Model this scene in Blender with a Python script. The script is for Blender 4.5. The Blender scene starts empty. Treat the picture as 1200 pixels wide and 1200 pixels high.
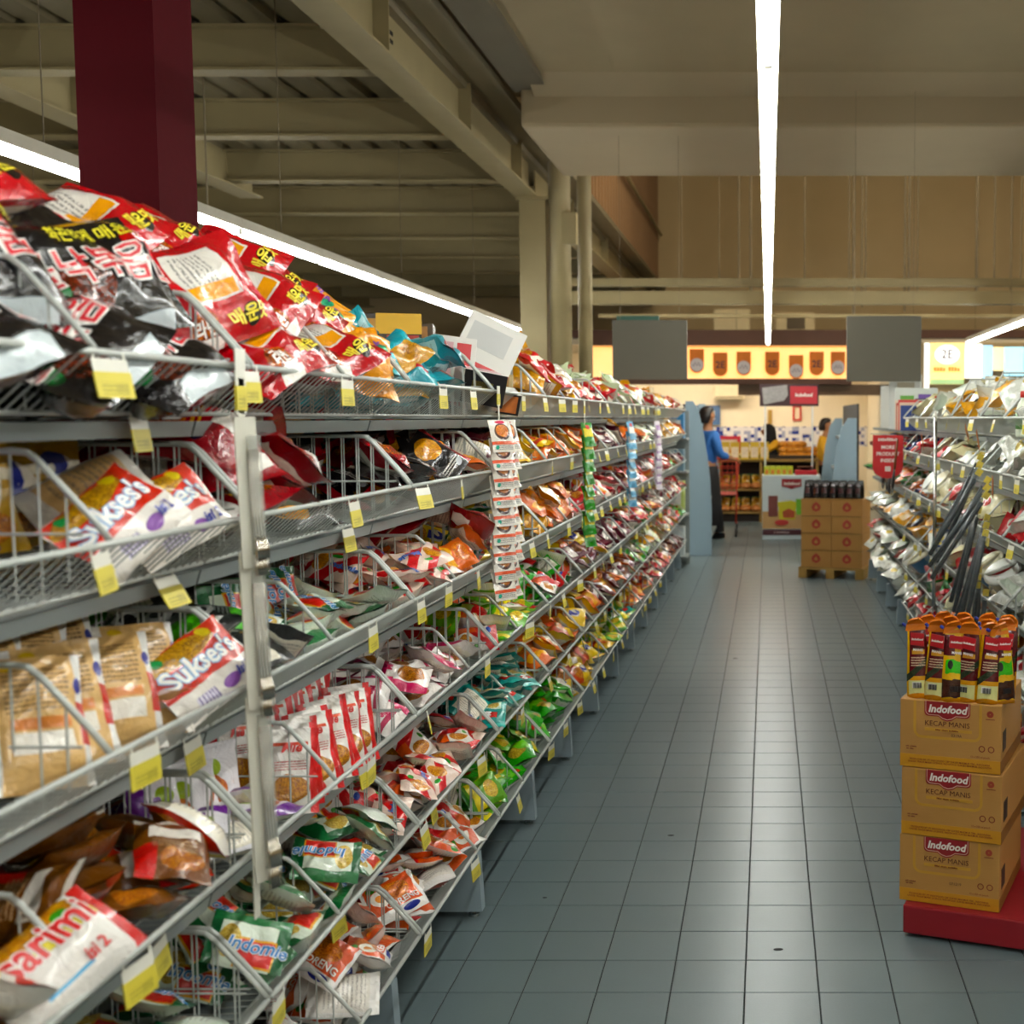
import bpy, bmesh, math, random
import numpy as np
from mathutils import Vector, Matrix, Euler

SC = bpy.context.scene
COL = SC.collection
PI = math.pi

# ---------------------------------------------------------------- camera, world, exposure
CAM_H = 1.543
cam_d = bpy.data.cameras.new('camera')
cam = bpy.data.objects.new('camera', cam_d)
COL.objects.link(cam)
cam.location = (0, 0, CAM_H)
cam.rotation_euler = (math.radians(90 - 4.32), 0, 0)
cam_d.sensor_width = 24.0
cam_d.sensor_fit = 'HORIZONTAL'
cam_d.lens = 29.1
cam_d.shift_x = -0.25
cam_d.clip_start = 0.05
cam_d.clip_end = 100
cam_d.dof.use_dof = True
cam_d.dof.focus_distance = 3.6
cam_d.dof.aperture_fstop = 3.2
SC.camera = cam
SC.view_settings.view_transform = 'Standard'
SC.view_settings.look = 'None'
SC.view_settings.gamma = 1.0
SC.view_settings.use_curve_mapping = False
SC.view_settings.exposure = 0.75
SC.cycles.max_bounces = 8
SC.cycles.transparent_max_bounces = 12
w = bpy.data.worlds.new('world')
SC.world = w
w.use_nodes = True
w.node_tree.nodes['Background'].inputs[0].default_value = (0.9, 0.8, 0.6, 1)
w.node_tree.nodes['Background'].inputs[1].default_value = 0.02
TUBE = 40.0          # radiance of the fluorescent battens
TUBE_COL = (0.98, 1.0, 0.95)

# ---------------------------------------------------------------- small helpers
def lin(c):
    return c / 12.92 if c <= 0.04045 else ((c + 0.055) / 1.055) ** 2.4

def rgb(h):
    h = h.lstrip('#')
    return tuple(lin(int(h[i:i + 2], 16) / 255) for i in (0, 2, 4)) + (1.0,)

class MB:
    """collects shapes, build() links them as one mesh object"""
    def __init__(self):
        self.v = []; self.f = []; self.m = []; self.mi = 0
    def add(self, vs, fs):
        o = len(self.v)
        self.v += [tuple(v) for v in vs]
        self.f += [tuple(i + o for i in f) for f in fs]
        self.m += [self.mi] * len(fs)
        return self
    def box(self, x0, x1, y0, y1, z0, z1):
        vs = [(x, y, z) for z in (z0, z1) for y in (y0, y1) for x in (x0, x1)]
        return self.add(vs, [(0, 2, 3, 1), (4, 5, 7, 6), (0, 1, 5, 4), (2, 6, 7, 3), (0, 4, 6, 2), (1, 3, 7, 5)])
    def cbox(self, x0, x1, y0, y1, z0, z1, c=0.004):
        """box with chamfered edges"""
        bm = bmesh.new()
        bmesh.ops.create_cube(bm, size=1)
        for v in bm.verts:
            v.co = Vector(((x0 + x1) / 2 + v.co.x * (x1 - x0), (y0 + y1) / 2 + v.co.y * (y1 - y0), (z0 + z1) / 2 + v.co.z * (z1 - z0)))
        bmesh.ops.bevel(bm, geom=bm.edges[:], offset=c, segments=2, profile=0.6, affect='EDGES')
        bm.verts.index_update()
        self.add([v.co for v in bm.verts], [[v.index for v in f.verts] for f in bm.faces])
        bm.free()
        return self
    def tube(self, pts, r, n=6, closed=False, cap=True):
        pts = [Vector(p) for p in pts]
        rs = r if isinstance(r, (list, tuple)) else [r] * len(pts)
        vs, fs = [], []
        N = len(pts)
        up = None
        for i, p in enumerate(pts):
            a = pts[i - 1] if (i > 0 or closed) else p
            b = pts[(i + 1) % N] if (i < N - 1 or closed) else p
            t = (b - a).normalized()
            if up is None:
                up = Vector((0, 0, 1)) if abs(t.z) < .9 else Vector((1, 0, 0))
            s = t.cross(up)
            if s.length < 1e-4:
                s = t.cross(Vector((0.3, 1, 0.2)))
            s.normalize(); q = s.cross(t).normalized(); up = q
            for k in range(n):
                an = 2 * PI * k / n
                vs.append(p + (s * math.cos(an) + q * math.sin(an)) * rs[i])
        for i in range(N if closed else N - 1):
            j = (i + 1) % N
            for k in range(n):
                k2 = (k + 1) % n
                fs.append((i * n + k, i * n + k2, j * n + k2, j * n + k))
        if cap and not closed:
            fs.append(tuple(range(n))[::-1]); fs.append(tuple((N - 1) * n + k for k in range(n)))
        return self.add(vs, fs)
    def lathe(self, prof, c=(0, 0, 0), n=16, sx=1, sy=1):
        vs, fs = [], []
        for (r, z) in prof:
            for k in range(n):
                a = 2 * PI * k / n
                vs.append((c[0] + r * math.cos(a) * sx, c[1] + r * math.sin(a) * sy, c[2] + z))
        for i in range(len(prof) - 1):
            for k in range(n):
                k2 = (k + 1) % n
                fs.append((i * n + k, i * n + k2, (i + 1) * n + k2, (i + 1) * n + k))
        fs.append(tuple(range(n))[::-1]); fs.append(tuple((len(prof) - 1) * n + k for k in range(n)))
        return self.add(vs, fs)
    def prism(self, poly, a, b, axis='y'):
        """polygon in the other two axes extruded along axis from a to b"""
        def P(p, t):
            return {'x': (t, p[0], p[1]), 'y': (p[0], t, p[1]), 'z': (p[0], p[1], t)}[axis]
        n = len(poly)
        vs = [P(p, a) for p in poly] + [P(p, b) for p in poly]
        fs = [tuple(range(n)), tuple(range(n, 2 * n))[::-1]] + [(i, i + n, (i + 1) % n + n, (i + 1) % n) for i in range(n)]
        return self.add(vs, fs)
    def mesh(self, name, mats, smooth=False):
        me = bpy.data.meshes.new(name)
        me.from_pydata(self.v, [], self.f)
        for m in (mats if isinstance(mats, (list, tuple)) else [mats]):
            me.materials.append(m)
        me.polygons.foreach_set('material_index', self.m)
        bm = bmesh.new(); bm.from_mesh(me)
        bmesh.ops.recalc_face_normals(bm, faces=bm.faces[:])
        bm.to_mesh(me); bm.free()
        if smooth:
            me.polygons.foreach_set('use_smooth', [True] * len(me.polygons))
        me.update()
        return me
    def build(self, name, mats, parent=None, smooth=False):
        return link(name, self.mesh(name, mats, smooth), parent)

def link(name, me, parent=None):
    o = bpy.data.objects.new(name, me)
    COL.objects.link(o)
    if parent is not None:
        o.parent = parent
    return o

def empty(name, loc=(0, 0, 0), rz=0.0):
    o = bpy.data.objects.new(name, None)
    COL.objects.link(o)
    o.empty_display_size = 0.05
    o.location = loc; o.rotation_euler = (0, 0, rz)
    return o

def tag(o, label=None, cat=None, group=None, kind=None):
    if label: o['label'] = label
    if cat: o['category'] = cat
    if group: o['group'] = group
    if kind: o['kind'] = kind
    return o

def copy_tree(o, parent=None):
    c = o.copy(); COL.objects.link(c)
    if parent is not None: c.parent = parent
    for ch in list(o.children):
        copy_tree(ch, c)
    return c

# ---------------------------------------------------------------- materials
class E:
    """a scalar socket with operators"""
    def __init__(s, nt, sock): s.nt = nt; s.s = sock
    def _m(s, op, a, b=None, c=None):
        n = s.nt.nodes.new('ShaderNodeMath'); n.operation = op
        for i, x in enumerate((a, b, c)):
            if x is None: continue
            if isinstance(x, E): s.nt.links.new(x.s, n.inputs[i])
            else: n.inputs[i].default_value = x
        return E(s.nt, n.outputs[0])
    def __add__(s, o): return s._m('ADD', s, o)
    def __sub__(s, o): return s._m('SUBTRACT', s, o)
    def __rsub__(s, o): return s._m('SUBTRACT', o, s)
    def __mul__(s, o): return s._m('MULTIPLY', s, o)
    def __truediv__(s, o): return s._m('DIVIDE', s, o)
    def lt(s, o): return s._m('LESS_THAN', s, o)
    def gt(s, o): return s._m('GREATER_THAN', s, o)
    def abs(s): return s._m('ABSOLUTE', s)
    def frac(s): return s._m('FRACT', s)
    def mx(s, o): return s._m('MAXIMUM', s, o)
    def floor(s): return s._m('FLOOR', s)

def new_mat(name):
    m = bpy.data.materials.new(name); m.use_nodes = True
    nt = m.node_tree
    return m, nt, nt.nodes['Principled BSDF']

def mixc(nt, fac, a, b):
    n = nt.nodes.new('ShaderNodeMix'); n.data_type = 'RGBA'
    for i, x in ((0, fac), (6, a), (7, b)):
        x = x.s if isinstance(x, E) else x
        if hasattr(x, 'links'): nt.links.new(x, n.inputs[i])
        else: n.inputs[i].default_value = x
    return n.outputs[2]

def noise(nt, scale, detail=3, vec=None, rough=0.5):
    n = nt.nodes.new('ShaderNodeTexNoise')
    n.inputs['Scale'].default_value = scale; n.inputs['Detail'].default_value = detail
    n.inputs['Roughness'].default_value = rough
    if vec is not None: nt.links.new(vec, n.inputs['Vector'])
    return n

def texco(nt, out='Object'):
    return nt.nodes.new('ShaderNodeTexCoord').outputs[out]

MATS = {}
def plain(name, col, rough=0.5, metal=0.0, vary=0.12, scale=8.0, bump=0.0, emit=None, coat=0.0, alpha=1.0, spec=0.5):
    """a paint / plastic / metal with slight procedural mottling"""
    if name in MATS: return MATS[name]
    m, nt, b = new_mat(name)
    c = rgb(col) if isinstance(col, str) else col
    nz = noise(nt, scale, 4, texco(nt))
    dark = tuple(x * (1 - vary) for x in c[:3]) + (1,)
    lite = tuple(min(1, x * (1 + vary)) for x in c[:3]) + (1,)
    out = mixc(nt, nz.outputs['Fac'], dark, lite)
    nt.links.new(out, b.inputs['Base Color'])
    b.inputs['Roughness'].default_value = rough
    b.inputs['Metallic'].default_value = metal
    b.inputs['Coat Weight'].default_value = coat
    b.inputs['Specular IOR Level'].default_value = spec
    b.inputs['Alpha'].default_value = alpha
    if bump:
        bn = nt.nodes.new('ShaderNodeBump'); bn.inputs['Strength'].default_value = bump
        nt.links.new(nz.outputs['Fac'], bn.inputs['Height']); nt.links.new(bn.outputs[0], b.inputs['Normal'])
    if emit:
        b.inputs['Emission Color'].default_value = c; b.inputs['Emission Strength'].default_value = emit
    MATS[name] = m
    return m

def emitter(name, col, strength):
    if name in MATS: return MATS[name]
    m, nt, b = new_mat(name)
    b.inputs['Base Color'].default_value = (0.8, 0.8, 0.8, 1)
    b.inputs['Emission Color'].default_value = tuple(col[:3]) + (1,)
    b.inputs['Emission Strength'].default_value = strength
    MATS[name] = m
    return m

# ---------------------------------------------------------------- setting: floor
def tile_mat():
    m, nt, b = new_mat('floor_tile_glaze')
    oi = nt.nodes.new('ShaderNodeNewGeometry')
    co = oi.outputs['Position']
    n1 = noise(nt, 1.7, 4, co); n2 = noise(nt, 160, 2, co)
    c = mixc(nt, n1.outputs['Fac'], rgb('#566569'), rgb('#6a787b'))
    c = mixc(nt, E(nt, n2.outputs['Fac']) * 0.25, c, rgb('#4c5659'))
    nt.links.new(c, b.inputs['Base Color'])
    r = nt.nodes.new('ShaderNodeMapRange'); r.inputs[3].default_value = 0.285; r.inputs[4].default_value = 0.34
    nt.links.new(n1.outputs['Fac'], r.inputs[0]); nt.links.new(r.outputs[0], b.inputs['Roughness'])
    bn = nt.nodes.new('ShaderNodeBump'); bn.inputs['Strength'].default_value = 0.06; bn.inputs['Distance'].default_value = 0.002
    nt.links.new(n2.outputs['Fac'], bn.inputs['Height']); nt.links.new(bn.outputs[0], b.inputs['Normal'])
    return m
M_TILE = tile_mat()
M_GROUT = plain('floor_grout', '#2c302f', 0.9)
M_CONC = plain('painted_concrete', '#8f7f5f', 0.85, vary=0.08, scale=3, bump=0.1)
M_WALL = plain('cream_wall_paint', '#c4b088', 0.85, vary=0.06, scale=2)
M_STEEL = plain('olive_steel_paint', '#948660', 0.55, vary=0.1, scale=5)
M_DECK = plain('deck_sheet_paint', '#70654a', 0.6, vary=0.12, scale=4)
M_MAROON = plain('maroon_paint', '#40060d', 0.75, vary=0.1, scale=30, bump=0.1, spec=.06)
M_ROD = plain('rod_paint', '#6b5f48', 0.6)

floor = MB().box(-9, 9, -4, 24, -0.2, -0.003).build('floor', M_GROUT)
tag(floor, kind='structure')
TS = 0.2
def tile_verts(x, y, g=0.0017, c=0.0012):
    x0, x1, y0, y1 = x + g, x + TS - g, y + g, y + TS - g
    return ([(x0, y0, -.0029), (x1, y0, -.0029), (x1, y1, -.0029), (x0, y1, -.0029), (x0, y0, -c), (x1, y0, -c), (x1, y1, -c), (x0, y1, -c),
             (x0 + c, y0 + c, 0), (x1 - c, y0 + c, 0), (x1 - c, y1 - c, 0), (x0 + c, y1 - c, 0)],
            [(0, 1, 5, 4), (1, 2, 6, 5), (2, 3, 7, 6), (3, 0, 4, 7), (4, 5, 9, 8), (5, 6, 10, 9), (6, 7, 11, 10), (7, 4, 8, 11), (8, 9, 10, 11)])
one = MB(); one.add(*tile_verts(0, 0)); tile_me = one.mesh('floor_tile', M_TILE)
field = MB()
rt = random.Random(5)
n_single = 0
for j in range(-15, 104):
    y = 0.039 + TS * j
    for i in range(-12, 16):
        x = -0.063 + TS * i
        if 15 <= j <= 43 and -5 <= i <= 4 + (j < 24) * 1 and n_single < 300:
            t = link('floor_tile', tile_me, floor); t.location = (x, y, rt.uniform(-.0003, .0003)); n_single += 1
        elif not (j > 70 and abs(i) > 20):
            field.add(*tile_verts(x, y))
tf = field.build('tile_field', M_TILE, floor); tag(tf, kind='stuff')
for (x, y, r) in ((0.03, 3.51, .011), (-.36, 4.5, .010), (-.21, 7.9, .014), (-.72, 3.9, .006)):
    d = MB().lathe([(r, 0), (r * .8, .0009), (0.001, .0011)], (0, 0, .0008), 12, 1.3, .8).build('gum_spot', plain('gum_dark', '#26282a', .8)); d.location = (x, y, 0)
    tag(d, {0.03: 'dark flattened gum spot on the floor tile nearest the camera', -.36: 'dark gum spot on floor in the middle of the aisle', -.21: 'dark gum spot on floor far down the aisle', -.72: 'tiny dark gum spot on floor beside the left shelf feet'}[x], 'stain', 'gum spots on the floor')

# ---------------------------------------------------------------- setting: ceiling, walls, beams
def st(mb, name, mat, smooth=False):
    o = mb.build(name, mat, None, smooth); o['kind'] = 'structure'; return o

SLAB_L = -1.72
st(MB().box(SLAB_L, 9, -4, 9.33, 4.0, 4.3), 'ceiling', M_CONC)
cb = MB(); cb.cbox(SLAB_L - .1, 9, 9.33, 11.2, 3.68, 4.3, .03); cb.prism([(9.33, 4.0), (9.05, 4.0), (9.33, 3.9)], SLAB_L, 9, 'x')
st(cb, 'trim_1', plain('beam_concrete', '#97876a', .85, vary=.07, scale=2, bump=.1))
dn = MB(); dn.box(SLAB_L - .16, SLAB_L + .1, -4, 9.4, 3.95, 5.2)
st(dn, 'trim_2', plain('dark_concrete', '#625a47', .9, scale=3))
st(MB().box(-9, 9, 24, 24.2, 0, 8), 'wall_back', M_WALL)
st(MB().box(-9.2, -9, -4, 24, 0, 8), 'wall_left', M_WALL)
st(MB().box(9, 9.2, -4, 24, 0, 8), 'wall_right', M_WALL)
st(MB().box(-9, 9, -4.2, -4, 0, 8), 'wall_front', M_WALL)
st(MB().box(-9, 9, 11.2, 24, 7.6, 7.8), 'ceiling_hall', M_CONC)
st(MB().box(SLAB_L, 9, 11.0, 11.2, 4.3, 7.6), 'wall_clerestory', M_CONC)

# steel mezzanine on the left: deck pans, secondary joists, main girders
BZ = 3.645
def ibeam(mb, axis, c, a, b, zb, h, fw, tw=.014, tf=.016):
    """I-section centred on c along axis from a to b"""
    prof = [(c - fw / 2, zb), (c + fw / 2, zb), (c + fw / 2, zb + tf), (c + tw / 2, zb + tf), (c + tw / 2, zb + h - tf), (c + fw / 2, zb + h - tf),
            (c + fw / 2, zb + h), (c - fw / 2, zb + h), (c - fw / 2, zb + h - tf), (c - tw / 2, zb + h - tf), (c - tw / 2, zb + tf), (c - fw / 2, zb + tf)]
    mb.prism(prof, a, b, axis)
    return mb
def girder(x, a, b, name, stiff):
    g = st(ibeam(MB(), 'y', x, a, b, BZ, .46, .22), name, M_STEEL)
    for y in stiff:
        s = MB().box(x + .008, x + .10, y - .006, y + .006, BZ + .017, BZ + .443).build('stiffener', M_STEEL, g)
        mk = MB()
        for q in range(2):
            for r in range(3):
                mk.box(x + .0075, x + .0105, y + .32 + r * .022, y + .333 + r * .022, BZ + .17 + q * .05, BZ + .195 + q * .05)
        mk.build('stencil_mark', plain('stencil_black', '#1d1a14', .8), g)
    return g
girder(-2.30, -4, 12.1, 'trim_3', [3.3, 5.3, 7.4, 9.4, 11.3])
girder(-4.95, -4, 12.1, 'trim_4', [6.0, 9.0])
girder(-2.30, 12.45, 23.9, 'trim_5', [14.3, 17.3])
girder(-7.6, -4, 23.9, 'trim_6', [])
for i, y in enumerate([0.75 + 1.8 * k for k in range(13)]):
    st(ibeam(MB(), 'x', y, -9, -2.31, BZ + .05, .28, .16), 'trim_joist_%d' % (i + 1), M_STEEL)
deck = MB(); deck.box(-9, -2.0, -4, 24, BZ + .37, BZ + .42)
dk = st(deck, 'ceiling_deck', M_DECK)
for k in range(26):
    x = -8.9 + .27 * k
    MB().prism([(x, BZ + .371), (x + .20, BZ + .371), (x + .185, BZ + .33), (x + .015, BZ + .33)], -4, 24, 'y').build('deck_rib', M_DECK, dk)
# slatted mezzanine screen beyond the column
sw = st(MB().box(-2.16, -2.12, 12.5, 23.9, BZ + .47, 6.6), 'wall_mezzanine', plain('brown_board', '#6d5338', .8))
for k in range(38):
    MB().box(-2.12, -2.07, 12.55 + k * .3, 12.62 + k * .3, BZ + .47, 6.6).build('slat', plain('brown_slat', '#8b6b49', .7), sw)
MB().tube([(-2.02, 12.6, 5.0), (-2.02, 23.8, 5.0)], .03, 8).build('handrail', M_STEEL, sw)

# columns
c1 = MB(); c1.box(-2.37, -2.12, 12.0, 12.25, 0, BZ); c1.box(-2.40, -2.09, 11.97, 12.28, BZ - .03, BZ)
o = st(c1, 'column_box', M_STEEL)
c2 = MB().lathe([(.105, 0), (.105, 4.0), (.13, 4.02), (.13, 4.1)], (-2.0, 12.1, 0), 20)
st(c2, 'column_pipe', M_STEEL, True)
st(MB().lathe([(.07, 0), (.07, 3.9), (.085, 3.92), (.085, 3.97)], (-1.80, 12.35, 0), 16), 'column_downpipe', M_STEEL, True)
st(MB().box(-1.97, -1.83, 12.0, 12.12, 3.2, 3.5), 'trim_junction_box', M_STEEL)
rc = MB(); ibeam(rc, 'z', -1.905, 4.0, 4.26, 0, .01, .01)
rc = MB()
for (a0, a1, b0, b1) in ((-2.18, -1.93, 4.0, 4.018), (-2.18, -1.93, 4.25, 4.268), (-2.18, -2.165, 4.018, 4.25), (-1.945, -1.93, 4.018, 4.25)):
    rc.box(a0, a1, b0, b1, 0, BZ + .37)
st(rc, 'column_maroon', M_MAROON)
for (x, y, z) in ((-3.3, 4.9, 2.85), (-2.75, 4.2, 2.85), (-4.0, 9, 2.9)):
    st(MB().tube([(x, y, BZ + .33), (x, y, z)], .006, 6), 'trim_hanger', M_ROD)
dm = MB().lathe([(.0, -.075), (.05, -.06), (.075, -.02), (.08, .02), (.085, .05)], (-3.66, 5.9, 3.55), 16).build('dome_camera', plain('dark_dome', '#3a3630', .15), None, True)
tag(dm, 'dark glass dome camera under the deck at top left', 'camera')

# ---------------------------------------------------------------- fluorescent batten lines
M_TUBE = emitter('fluorescent_tube', TUBE_COL, TUBE)
M_BATTEN = plain('batten_white', '#c9c5b6', .5)
LZ = 2.545
def lamp_line(x, y0, n, desc):
    root = empty('batten_lamp', (x, y0, LZ))
    tag(root, desc, 'lamp', 'suspended fluorescent lamp lines')
    L = 1.2
    for k in range(n):
        a = k * L
        h = MB(); h.prism([(-.03, .018), (.03, .018), (.022, .075), (-.022, .075)], a, a + L - .004, 'y').build('batten', M_BATTEN, root)
        MB().tube([(0, a + .035, 0), (0, a + L - .04, 0)], .020, 10).build('tube', M_TUBE, root, True)
        MB().box(-.012, .012, a + .01, a + .035, -.012, .02).build('socket', M_BATTEN, root); MB().box(-.012, .012, a + L - .04, a + L - .014, -.012, .02).build('socket', M_BATTEN, root)
        if k % 2 == 0:
            top = (4.0 if x > SLAB_L else BZ + .33) - LZ
            if y0 + a + .6 > 9.2 and x > SLAB_L: top = 3.68 - LZ if y0 + a + .6 < 11.2 else 7.6 - LZ
            MB().tube([(0, a + .6, .07), (0, a + .6, top)], .003, 5).build('suspension_wire', M_ROD, root)
    return root
lamp_line(0.0, -3.6, 17, 'long bright fluorescent lamp line hanging over the middle of the aisle')
lamp_line(-2.86, -0.4, 14, 'fluorescent lamp line behind the maroon column over the left aisle')
lamp_line(2.68, -3.6, 17, 'fluorescent lamp line at right edge above the kitchenware shelves')
lamp_line(-5.7, -0.4, 14, 'far left fluorescent lamp line under the steel deck')

for q, (x, y) in enumerate(((-.6, 14.2), (2.4, 14.2), (5.4, 14.2))):
    hb_ = empty('high_bay_lamp', (x, y, 6.6)); tag(hb_, 'round high-bay lamp above the hall behind the concrete beam, %s from left' % ('first', 'second', 'third')[q], 'lamp', 'high-bay lamps')
    MB().lathe([(.05, .45), (.09, .40), (.10, .25), (.26, .0), (.25, .0), (.09, .24), (.02, .26)], (0, 0, 0), 20).build('reflector', M_BATTEN, hb_, True)
    MB().lathe([(.01, -.16), (.09, -.13), (.11, -.06), (.07, .06), (.02, .12)], (0, 0, 0), 16).build('bulb', emitter('high_bay_bulb', (1.0, .86, .62), 330.0), hb_, True)
    MB().tube([(0, 0, .45), (0, 0, 1.0)], .012, 6).build('stem', M_ROD, hb_)
# ---------------------------------------------------------------- gondolas
M_GREY = plain('shelf_grey_enamel', '#868e8d', .38, vary=.06)
M_WIRE = plain('wire_grey_enamel', '#b4b9b4', .35, vary=.05)
M_FOOT = plain('foot_blue_grey', '#8fa0a8', .4, vary=.05)
M_BACK = plain('back_panel_dark', '#3a3833', .7)
M_CHROME = plain('chrome', '#c9ccc9', .18, 1.0, vary=.03)
ORD = ['first', 'second', 'third', 'fourth', 'fifth', 'sixth', 'seventh', 'eighth', 'ninth', 'tenth', 'eleventh', 'twelfth', 'thirteenth']
SHELF = ['top', 'second', 'third', 'fourth', 'fifth', 'bottom']
BAY = 0.88
RIM_L = [1.625, 1.385, 1.117, .845, .58, .312]
RIM_R = [1.545, 1.33, 1.085, .80, .555, .312]
DEP = 0.40         # rim to back panel
SL = 0.085         # how far the front grille slopes back
DROP = 0.075       # how far it drops

def bay_unit(side, x_rim, y0, rims, label, last=False, foot_first=True):
    """one bay: uprights, back panel, boards and base feet. side=-1: shelves open towards +x"""
    root = empty('gondola_bay', (x_rim, y0, 0))
    s = side
    tag(root, label, 'shelf unit', 'left gondola bays' if s < 0 else 'right gondola bays')
    def X(a, b): return (min(s * a, s * b), max(s * a, s * b))
    bx = X(DEP + .005, DEP + .02)
    MB().box(*bx, .0, BAY, .10, rims[0] + .12).build('back_panel', M_BACK, root)
    for yy in ([0.0, BAY] if last else [0.0]):
        u = X(DEP - .03, DEP + .004)
        MB().box(*u, yy - .02, yy + .02, 0, rims[0] + .14).build('upright', M_GREY, root)
        f = MB(); P = [(s * .055, .02), (s * .065, .20), (s * .10, .205), (s * .36, .205), (s * .36, .02)]
        f.prism(P, yy - .022, yy + .022, 'y')
        fo = f.build('foot', M_FOOT, root)
        MB().lathe([(.018, 0), (.018, .008), (.007, .010), (.007, .024)], (s * .085, yy, 0), 10).build('levelling_screw', M_CHROME, fo)
    kx = X(.24, .25)
    MB().box(*kx, .02, BAY - .02, .002, .17).build('kick_plate', plain('kick_dark', '#23262a', .6), root)
    for i, z in enumerate(rims):
        b = X(SL + .02, DEP)
        m = MB().box(*b, .004, BAY - .004, z - DROP - .030, z - DROP - .012)
        m.build('shelf_board', M_GREY, root)
        t = MB(); t.prism([(s * (SL + .005), z - DROP - .012), (s * (SL + .02), z - DROP - .012), (s * (SL + .02), z - DROP - .032), (s * (SL + .012), z - DROP - .036)], .004, BAY - .004, 'y')
        t.build('shelf_lip', M_GREY, root)
    return root

BASKET = {}
def basket_parts(s):
    """wire basket one bay wide; local origin = rim at bay start"""
    if s in BASKET: return BASKET[s]
    R = MB(); W = BAY - .012
    a = .006
    R.tube([(0, a, 0), (0, a + W, 0)], .0048, 8)
    rim = R.mesh('rim', M_WIRE, True)
    low = MB().tube([(s * SL, a, -DROP), (s * SL, a + W, -DROP)], .004, 6).mesh('lower_rail', M_WIRE, True)
    G = MB(); n = 36
    for k in range(n + 1):
        y = a + W * k / n
        G.tube([(0, y, 0), (s * SL, y, -DROP), (s * (SL + .06), y, -DROP - .004)], .0013, 4, cap=False)
    grille = G.mesh('front_grille', M_WIRE)
    F = MB()
    for k in range(0, n + 1, 2):
        y = a + W * k / n
        F.tube([(s * (SL + .06), y, -DROP - .004), (s * (DEP - .01), y, -DROP - .004)], .0017, 4, cap=False)
    for q in range(3):
        F.tube([(s * (SL + .06 + q * .12), a, -DROP - .007), (s * (SL + .06 + q * .12), a + W, -DROP - .007)], .0022, 4, cap=False)
    base = F.mesh('base_grid', M_WIRE)
    D = MB()
    h = .115
    fr = [(0, 0, .004), (s * .02, 0, .03), (s * .085, 0, h - .012), (s * .10, 0, h), (s * .12, 0, h + .002), (s * (DEP - .03), 0, h + .002), (s * (DEP - .03), 0, -DROP)]
    D.tube(fr, .0045, 8)
    frame = D.mesh('divider_frame', M_WIRE, True)
    B = MB()
    for k in range(9):
        t = (k + 1) / 10
        x = .02 + (DEP - .06) * t
        top = h if x > .10 else .03 + (h - .04) * (x - .02) / .07
        B.tube([(s * x, 0, -DROP * min(1, x / SL)), (s * x, 0, top)], .0018, 4, cap=False)
    B.tube([(s * .035, 0, .012), (s * (DEP - .03), 0, .012)], .002, 4, cap=False)
    bars = B.mesh('divider_bars', M_WIRE)
    BASKET[s] = (rim, low, grille, base, frame, bars)
    return BASKET[s]

def basket(s, x_rim, y0, z, label, group, mids=()):
    rim, low, grille, base, frame, bars = basket_parts(s)
    root = empty('wire_basket', (x_rim, y0, z))
    tag(root, label, 'basket', group)
    link('rim', rim, root); link('lower_rail', low, root)
    link('front_grille', grille, root)['kind'] = 'stuff'
    link('base_grid', base, root)['kind'] = 'stuff'
    for yy in [.008] + list(mids) + [BAY - .008]:
        d = link('divider', frame, root); d.location = (0, yy, 0)
        b = link('divider_bars', bars, d); b['kind'] = 'stuff'
    return root

XL, XR = -0.83, 0.90
YL0 = 1.12          # start of the first left bay in view
NL = 13             # left bays up to y=12.56
rm = random.Random(11)
MID = {}
for k in range(-1, NL):
    y0 = YL0 + BAY * k
    nm = 'bay nearest the camera' if k == 0 else ('bay just outside the view' if k < 0 else ORD[k] + ' bay from the camera')
    bay_unit(-1, XL, y0, RIM_L, 'grey steel shelving bay of left noodle gondola, ' + nm, last=(k == NL - 1))
    for i, z in enumerate(RIM_L):
        mids = []
        if k >= 0:
            if (k, i) in ((0, 0), (0, 1), (0, 2), (0, 3), (1, 2), (1, 3), (1, 4)):
                mids = [{(0, 0): .42, (0, 1): .44, (0, 2): .42, (0, 3): .36}.get((k, i), .34)]
            elif rm.random() < .55:
                mids = [rm.uniform(.3, .58)]
        MID[(k, i)] = mids
        basket(-1, XL, y0, z, 'grey wire basket, %s shelf, %s of left gondola' % (SHELF[i], nm.replace(' from the camera', '').replace('bay nearest the camera', 'nearest bay')), 'left wire baskets', mids)
YR0 = 3.86
NR = 5
NRF = 9             # four more bays beyond with plain boards
for k in range(NRF):
    y0 = YR0 + BAY * k
    bay_unit(1, XR, y0, RIM_R, 'grey shelving bay of right kitchenware gondola, %s from the camera' % ORD[k], last=(k == NRF - 1))
    for i, z in enumerate(RIM_R):
        if k >= NR: MID[('r', k, i)] = []; continue
        MID[('r', k, i)] = [rm.uniform(.3, .55)] if rm.random() < .6 else []
        basket(1, XR, y0, z, 'grey wire basket, %s shelf, %s bay of right gondola' % (SHELF[i], ORD[k]), 'right wire baskets', MID[('r', k, i)])

# ---------------------------------------------------------------- soft packets
def pillow(u, v, W, L, T, ph, crimp=.07, wr=1.0):
    """height of the front skin above the mid plane at u,v in [-1,1]"""
    a = max(0.0, 1 - abs(u) ** 2.6)
    e = (1 - abs(v)) / (crimp * 2)
    end = 0.04 if e < .5 else min(1.0, .04 + .96 * math.sin(min(1, (e - .5) / 3.2) * PI / 2))
    t = T / 2 * (a ** .55) * end
    t += wr * T * .07 * a * (math.sin(5.1 * u + 3.3 * v + ph) + math.sin(-3.7 * u + 6.3 * v + 2.1 * ph) + .7 * math.sin(9.7 * v + 4.4 * u * u + ph)) * (.4 + .6 * end)
    # gathers running in from the seals
    t += wr * T * .05 * a * math.sin(13 * u + ph) * max(0, abs(v) - .45) * end
    return max(t, .0004)

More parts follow.
